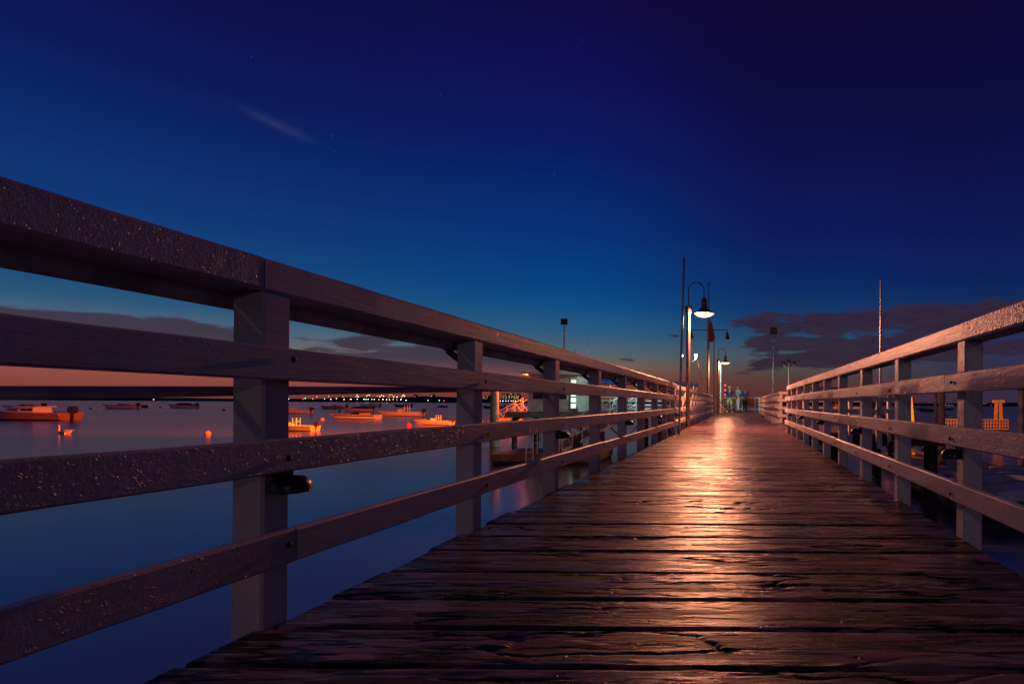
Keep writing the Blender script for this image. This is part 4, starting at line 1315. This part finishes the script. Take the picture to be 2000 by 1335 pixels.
# buoys
def buoy(label, px, wl, r, mat):
    p = atw(px, wl)
    t = thing('mooring_buoy', label, 'buoy', (p.x, p.y, 0))
    b = MB(); b.lathe([(r * math.sin(a) + 0.004, r * 0.45 - r * math.cos(a)) for a in [math.pi * k / 10 for k in range(11)]], 16); b.build('ball', mat, t, True)
    b = MB(); b.tube([(0.0, 0, r * 1.4), (0.0, 0, r * 1.75)], r * 0.14, 6); b.tube([(r * 0.22 * math.cos(a), 0, r * 1.85 + r * 0.2 * math.sin(a)) for a in [2 * math.pi * k / 8 for k in range(9)]], r * 0.05, 5); b.build('ring', M_STEEL, t)
M_OB = plain('orange_buoy', (0.75, 0.30, 0.10), 0.5)
M_RB = plain('red_buoy', (0.75, 0.03, 0.03), 0.45)
buoy('orange ball buoy in open water left of the first post', 406, 848, 0.2, M_OB)
buoy('pale orange ball buoy left of the striped speedboat', 630, 820, 0.26, plain('pale_buoy', (0.8, 0.55, 0.35), 0.5))
buoy('bright red ball buoy beside the small open boat', 799, 832, 0.24, M_RB)
for px, wl, lab in ((177, 798.5, 'small dark buoy left of the pale speedboat'), (313, 796, 'small dark buoy between the speedboat and the lone boat'),
                    (437, 801.5, 'small dark buoy beside the first post'), (613, 799.5, 'small dark buoy right of the hard top boat'),
                    (663, 804, 'small dark buoy in front of the brownish cabin boat')):
    buoy(lab, px, wl, 0.3, M_DARKH)

# swan
p = atw(125, 847)
sw = thing('swan', 'white swan swimming to the left in open water', 'swan', (p.x, p.y, 0))
M_SWAN = plain('swan_feathers', (0.78, 0.74, 0.70), 0.7, 0, 0.004, 40, 0.06)
SJ = [((0.10, 0, 0.13), (0.20, 0.17)), ((0.42, 0, 0.16), (0.15, 0.12)), ((0.66, 0, 0.24), (0.05, 0.03)), ((-0.16, 0, 0.12), (0.17, 0.15)), ((-0.34, 0, 0.17), 0.10),
      ((-0.42, 0, 0.30), 0.062), ((-0.40, 0, 0.44), 0.05), ((-0.36, 0, 0.57), 0.046), ((-0.39, 0, 0.68), 0.048), ((-0.47, 0, 0.70), 0.058), ((-0.55, 0, 0.67), 0.035)]
SE = [(0, 1), (1, 2), (0, 3), (3, 4), (4, 5), (5, 6), (6, 7), (7, 8), (8, 9), (9, 10)]
link('body', skin_mesh('body', SJ, SE, M_SWAN), sw)
for s in (-1, 1):
    b = MB(); b.loft([[(x, s * (0.15 + 0.02 * w), z), (x, s * (0.20 * w + 0.03), z + 0.10 * w), (x, s * (0.10 * w), z + 0.17 * w + 0.05)] for x, z, w in ((-0.2, 0.12, 0.6), (0.1, 0.13, 1.0), (0.42, 0.18, 0.9), (0.72, 0.27, 0.25))]); b.build('wing', M_SWAN, sw, True)
b = MB(); b.tube([(-0.57, 0, 0.665), (-0.67, 0, 0.63)], [0.026, 0.012], 8); b.build('beak', plain('orange_beak', (0.6, 0.2, 0.03), 0.5), sw, True)

# ================================================================== FAR CITY
LC = {'w': glow('shore_light_white', (1.0, 0.90, 0.70), 7.0), 'o': glow('shore_light_amber', (1.0, 0.42, 0.08), 8.0), 'y': glow('shore_light_yellow', (1.0, 0.62, 0.18), 6.0),
      'g': glow('shore_light_green', (0.25, 1.0, 0.6), 9.0), 'r': glow('shore_light_red', (1.0, 0.05, 0.06), 9.0), 'b': glow('shore_light_blue', (0.25, 0.3, 1.0), 9.0)}
CN = {'w': 'white', 'o': 'amber', 'y': 'yellow', 'g': 'green', 'r': 'red', 'b': 'blue'}
lamp_mesh = {}
for c in LC:
    b = MB()
    b.lathe([(0.05, -1.0), (0.7, -0.7), (1.0, 0), (0.7, 0.7), (0.05, 1.0)], 8)
    lamp_mesh[c] = b.mesh('shore_lamp', LC[c], True)
lamps = [(300, 779.5, 'o')] + [(455 + i * 6.3 + random.uniform(-2, 2), 777.6 + i * 0.07, c) for i, c in enumerate('wgwyw')]
rg = random.Random(3)
for x, y, c in ((564, 778.5, 'w'), (592, 778.8, 'r'), (596, 777.5, 'g'), (611, 778.5, 'y'), (634, 778.7, 'w'), (646, 779.2, 'w'), (657, 777.8, 'o'), (672, 779.4, 'o'), (684, 779, 'y'),
                (686, 779.5, 'w'), (698, 779, 'w'), (711, 779, 'w'), (715, 779.6, 'g'), (719, 779.2, 'w'), (726, 779.3, 'g'), (731, 779.5, 'y'), (740, 779.8, 'o'), (748, 779.6, 'w'), (755, 779.9, 'w'),
                (761, 780, 'o'), (768, 779.7, 'o'), (775, 780.1, 'y'), (783, 780, 'w'), (793, 781, 'w'), (670, 774.5, 'y'), (619, 774, 'o'), (642, 774, 'y'), (698, 773.5, 'o'), (737, 773.5, 'y'), (836, 781.4, 'w'), (858, 781.2, 'g'), (867, 782.5, 'r')):
    lamps.append((x, y, c))
for i in range(26):
    lamps.append((rg.uniform(690, 800), rg.uniform(770.5, 775.5), rg.choice('yyowy')))
for x, c in ((965, 'o'), (982, 'w'), (988, 'b'), (993, 'w'), (998, 'b'), (1000, 'y'), (1003, 'o'), (1007, 'w'), (1017, 'w'), (1021, 'w'), (977, 'o'), (1012, 'y')):
    lamps.append((x, 782.6, c))
for x, y, c in ((1826, 790.5, 'y'), (1848, 790.4, 'o'), (1854, 790.5, 'w'), (1859, 790.6, 'y'), (1863, 790.7, 'w'), (1936, 791.2, 'y'), (1943, 791.3, 'o'), (1922, 787.8, 'o'), (1926, 787.8, 'y')):
    lamps.append((x, y, c))
for x, y, c in lamps:
    right = x > 1445
    d = 985 if right else 1235
    q = at(x, y, d)
    o = link('shore_lamp', lamp_mesh[c], None, (q.x, d, max(1.2, q.z)))
    s = rg.uniform(0.75, 1.25) * (0.7 if y > 776 else 0.5) * (0.32 if right else 1)
    o.scale = (s, s, s)
    tag(o, 'tiny %s light on the far shore %s' % (CN[c], 'to the right of the boardwalk' if right else 'to the left of the boardwalk'), 'light', 'lights along the far shore')
# tower blocks on the left skyline
M_TOWER = plain('tower_wall', (0.05, 0.045, 0.05), 0.9)
wins = [glow('window_warm', (1.0, 0.62, 0.2), 2.2), glow('window_amber', (1.0, 0.42, 0.12), 1.8), glow('window_pale', (1.0, 0.85, 0.6), 1.8)]
towers = [(947, 5, 773, 0), (953, 6, 771.5, 1), (985, 4.5, 769.5, 0), (990, 5, 768.6, 1), (995, 4, 771, 0), (1000, 5, 767.2, 1), (1005, 4.2, 769.5, 0), (1009.5, 4.4, 768.4, 1), (1014, 4.4, 770, 0),
          (789, 3.4, 770, 0), (811, 4, 770.5, 1), (845, 5, 770, 0)]
lw = ['far tower block at the left end of the two by the second post', 'wider far tower block beside the second post', 'leftmost lit tower block of the far skyline cluster', 'second lit tower block of the far skyline cluster',
      'low lit tower block in the far skyline cluster', 'tallest tower block of the far skyline cluster', 'slim tower block right of the tallest in the far skyline', 'tower block with amber windows third from the right in the skyline',
      'rightmost lit tower block of the far skyline cluster', 'slim far tower above the shore lights', 'far tower right of the slim one on the shore', 'broad far tower above the small open boat']
for i, (x, wpx, ytop, v) in enumerate(towers):
    d = 1330
    q = at(x, ytop, d)
    t = thing('tower_block', lw[i], 'building', (q.x, d, 0), 0, 'far skyline')
    hw = wpx / F * d / 2
    b = MB(); b.box(-hw, hw, -4, 6, 0, q.z); b.box(-hw * 0.4, hw * 0.3, -2, 3, q.z, q.z + 1.6); b.build('wall', M_TOWER, t)
    for k in range(11):
        wx = rg.uniform(-hw * 0.85, hw * 0.7)
        wz = rg.uniform(max(6, q.z - 14), q.z - 1.2)
        b = MB(); b.box(wx, wx + 0.75, -4.12, -4.02, wz, wz + 0.7); b.build('window', wins[rg.randrange(3)], t)

# ================================================================== RIGHT DOCK
q = at(1783, 775, 40.0)
pile('leaning orange lit pile with a dark bracket at its top, right of the boardwalk', q.x + 0.25, 40.0, 0.15, q.z, plain('yellow_pile', (0.42, 0.30, 0.12), 0.75, 0, 0.004, 20, 0.25), lean=(-0.35, 0))
q = at(1736, 783, 39.0)
pile('orange lit pile seen just right of the bolted white post', q.x, 39.0, 0.16, q.z, plain('yellow_pile', (0.42, 0.30, 0.12), 0.75, 0, 0.004, 20, 0.25))
q = at(1831, 742, 21.6)
pile('slim grey green pile, left one of a pair behind the right railing', q.x, 21.8, 0.075, q.z, plain('green_pile', (0.14, 0.2, 0.19), 0.8, 0, 0.003, 20, 0.3))
q = at(1840, 742, 21.3)
pile('dark brown pile, right one of a pair behind the right railing', q.x, 21.3, 0.13, q.z + 0.02, M_PILE)
q = at(1994, 757, 20.0)
t = pile('grey timber pile with black cap at the right edge', q.x, 20.0, 0.11, q.z, plain('grey_pile', (0.26, 0.25, 0.22), 0.8, 0, 0.004, 20, 0.35))
b = MB(); b.lathe([(0.125, q.z - 0.10), (0.125, q.z + 0.01), (0.05, q.z + 0.07), (0.01, q.z + 0.08)], 12); b.build('cap', M_BLACK, t, True)

floating_dock('dark low floating dock behind the right railing, at the gangway foot', 6.6, 10.2, 19.6, 25.5, 0.42)
floating_dock('low floating dock carrying the upturned dinghies at lower right', 5.6, 12.6, 13.6, 18.9, 0.42)
gangway('small pale gangway down to the floating dock on the right', (9.1, 24.6, 0.5), (6.4, 29.5, 1.5), 0.9, 7, M_ALU, 0.8)
b = MB(); b.tube([(-0.5, 0.9, 0.02), (-0.2, 0.3, 0.03), (0.1, -0.2, 0.02), (0.35, -0.7, 0.02)], 0.035, 8)
q = atw(1787, 893, 0.46)
tag(b.build('hose', plain('yellow_hose', (0.7, 0.55, 0.03), 0.5), None, True, (q.x, q.y, 0.455)), 'bright yellow hose lying on the dock behind the right railing', 'hose')

# upturned dinghies
def dinghy(label, loc, rz, L, mat, band):
    t = thing('dinghy', label, 'dinghy', loc, rz, 'upturned dinghies')
    b = MB()
    rings = []
    n = 9
    for i in range(n):
        s = i / (n - 1)
        x = -L / 2 + L * s
        hb = 0.24 * L * (1 - max(0, (s - 0.45) / 0.55) ** 2.2 * 0.93)
        top = 0.17 * L * (1 - 0.28 * max(0, (s - 0.35) / 0.65) ** 2) * (0.86 + 0.14 * math.sin(math.pi * s))
        rings.append([(x, -hb, 0.0), (x, -hb * 1.0, 0.07), (x, -hb * 0.86, top * 0.72), (x, -hb * 0.45, top * 0.96), (x, 0, top), (x, hb * 0.45, top * 0.96), (x, hb * 0.86, top * 0.72), (x, hb, 0.07), (x, hb, 0.0)])
    b.loft(rings)
    b.build('hull', mat, t, True)
    g = MB()
    for s_ in (-1, 1):
        g.tube([(r[0][0], s_ * abs(r[0][1]) * 1.01, 0.04) for r in rings], 0.035, 6)
    g.build('gunwale', band, t, True)
    g = MB(); g.tube([(r[4][0], 0, r[4][2] + 0.008) for r in rings], 0.018, 5); g.build('keel_strip', band, t, True)
    return t
M_DW = plain('chalky_white_hull', (0.80, 0.77, 0.70), 0.55, 0, 0.001, 20, 0.1)
M_BAND = plain('wood_gunwale', (0.45, 0.30, 0.12), 0.6)
def on_dock(px, py, z=0.453):
    q = atw(px, py, z)
    return (q.x, q.y, z)
for i, (px, py, rz, L, lab) in enumerate(((1880, 940, 0.35, 2.3, 'upturned white dinghy farthest left of the group at lower right'),
                                        (1945, 944, 0.10, 2.7, 'upturned white dinghy in the back row behind the right post'),
                                        (1962, 957, 0.22, 2.8, 'upturned white dinghy with wooden edge in the middle of the group'),
                                        (1998, 972, 0.30, 2.6, 'upturned white dinghy nearest the camera at the right edge'),
                                        (2015, 935, -0.3, 2.4, 'upturned white dinghy at the back right of the group'))):
    dinghy(lab, on_dock(px, py), rz, L, M_DW, M_BAND)
# hose coil on a stand
q = atw(1931, 935, 0.453)
t = thing('hose_coil', 'dark hose coil hanging on a short stand behind the right post', 'hose', (q.x, q.y + 1.2, 0.453))
b = MB(); b.box(-0.04, 0.04, 0.08, 0.16, 0, 0.95); b.build('stand', M_PILE, t)
for k in range(5):
    b = MB(); b.tube([((0.13 + 0.018 * k) * math.cos(a), 0.02 * math.sin(k * 2.0), 0.66 + (0.19 + 0.014 * k) * math.sin(a)) for a in [2 * math.pi * j / 18 for j in range(19)]], 0.017, 6); b.build('loop', M_RUBBER, t, True)

# floating stage with lattice fence and portal post
qa = atw(1838, 846); qb = atw(1966, 846)
dd = (qa.y + qb.y) / 2
t = thing('lattice_stage', 'orange lit floating stage with lattice fence far behind the right railing', 'stage', ((qa.x + qb.x) / 2, dd, 0))
hw = (qb.x - qa.x) / 2
b = MB(); b.box(-hw, hw, 0, 3, -0.1, 0.36); b.build('float', M_RUBBER, t)
M_LAT = plain('lattice_wood', (0.5, 0.38, 0.2), 0.7)
b = MB(); b.box(-hw, hw, 0.0, 0.06, 1.34, 1.42); b.build('top_rail', M_LAT, t)
b = MB(); b.box(-hw, hw, 0.0, 0.06, 0.38, 0.46); b.build('bottom_rail', M_LAT, t)
for z in (0.70, 1.02):
    b = MB(); b.box(-hw, hw, -0.03, -0.002, z, z + 0.07); b.build('slat', M_LAT, t)
n = 24
for i in range(n + 1):
    x = -hw + 2 * hw * i / n
    b = MB(); b.box(x - 0.04, x + 0.04, 0.002, 0.05, 0.462, 1.338); b.build('slat', M_LAT, t)
px_ = at(1953, 800, dd).x - (qa.x + qb.x) / 2
zt = at(1953, 782, dd).z
for s in (-0.26, 0.26):
    b = MB(); b.bar((px_ + s * 1.25, 0.3, 0.3), (px_ + s * 0.7, 0.3, zt - 0.2), 0.26, 0.22, (0, 1, 0)); b.build('portal_leg', M_LAT, t)
b = MB(); b.box(px_ - 0.55, px_ + 0.55, 0.15, 0.45, zt - 0.22, zt + 0.06); b.build('portal_cap', M_LAT, t)

# picnic table on the side platform
tb = thing('picnic_table', 'wooden picnic table on the side platform behind the right railing', 'table', (3.15, 14.6, ZD), R(8))
M_RED_W = plain('reddish_table_wood', (0.36, 0.18, 0.12), 0.6, 0, 0.002, 25, 0.25)
for k in range(5):
    b = MB(); b.box(-0.85, 0.85, -0.36 + k * 0.146, -0.225 + k * 0.146, 0.72, 0.76); b.build('plank', M_RED_W, tb)
for y in (-0.72, 0.58):
    b = MB(); b.box(-0.85, 0.85, y, y + 0.26, 0.42, 0.46); b.build('bench', M_RED_W, tb)
for x in (-0.6, 0.6):
    for s in (-1, 1):
        b = MB(); b.bar((x, s * 0.55, 0.0), (x, s * 0.16, 0.72), 0.05, 0.1, (1, 0, 0)); b.build('leg', M_RED_W, tb)
    b = MB(); b.box(x - 0.055, x - 0.03, -0.72, 0.84, 0.34, 0.42); b.build('brace', M_RED_W, tb)
# truck tyres hung as fenders under the side platform
for i, z in enumerate((ZD - 0.50, ZD - 0.72)):
    q = at(1741, 870 + 12 * i, 12.0)
    b = MB(); b.tube([(0.10 * math.cos(a), 0, 0.10 * math.sin(a)) for a in [2 * math.pi * k / 18 for k in range(19)]], 0.045, 8)
    tag(b.build('tyre_fender', M_RUBBER, None, True, (q.x, 11.74, q.z)), ('upper round tyre fender under the side platform', 'lower round tyre fender under the side platform')[i], 'tyre')
# lit lamps far off on the right
M_OL = glow('amber_lamp', (1.0, 0.40, 0.08), 14.0)
for px, py, lab in ((1565, 781, 'small amber lamp glowing between the posts at the far end of the right railing'), (1578, 792, 'brighter low amber lamp seen through the right railing')):
    q = at(px, py, 60)
    t = thing('dock_lamp', lab, 'lamp', (q.x, 60, 0))
    b = MB(); b.tube([(0, 0, -0.5), (0, 0, q.z - 0.15)], 0.06, 8); b.build('pole', M_STEEL, t, True)
    b = MB(); b.lathe([(0.05, -0.15), (0.14, -0.05), (0.15, 0.05), (0.05, 0.17)], 12, (0, 0, q.z)); b.build('globe', M_OL, t, True)
# blue covered boat lying beyond the side platform
t = boat('blue boat with a pale lit gunwale seen between the right railing posts', 1588, 1720, 803, 'covered', plain('blue_hull', (0.03, 0.07, 0.25), 0.35), depth=46, group='boats on the right')
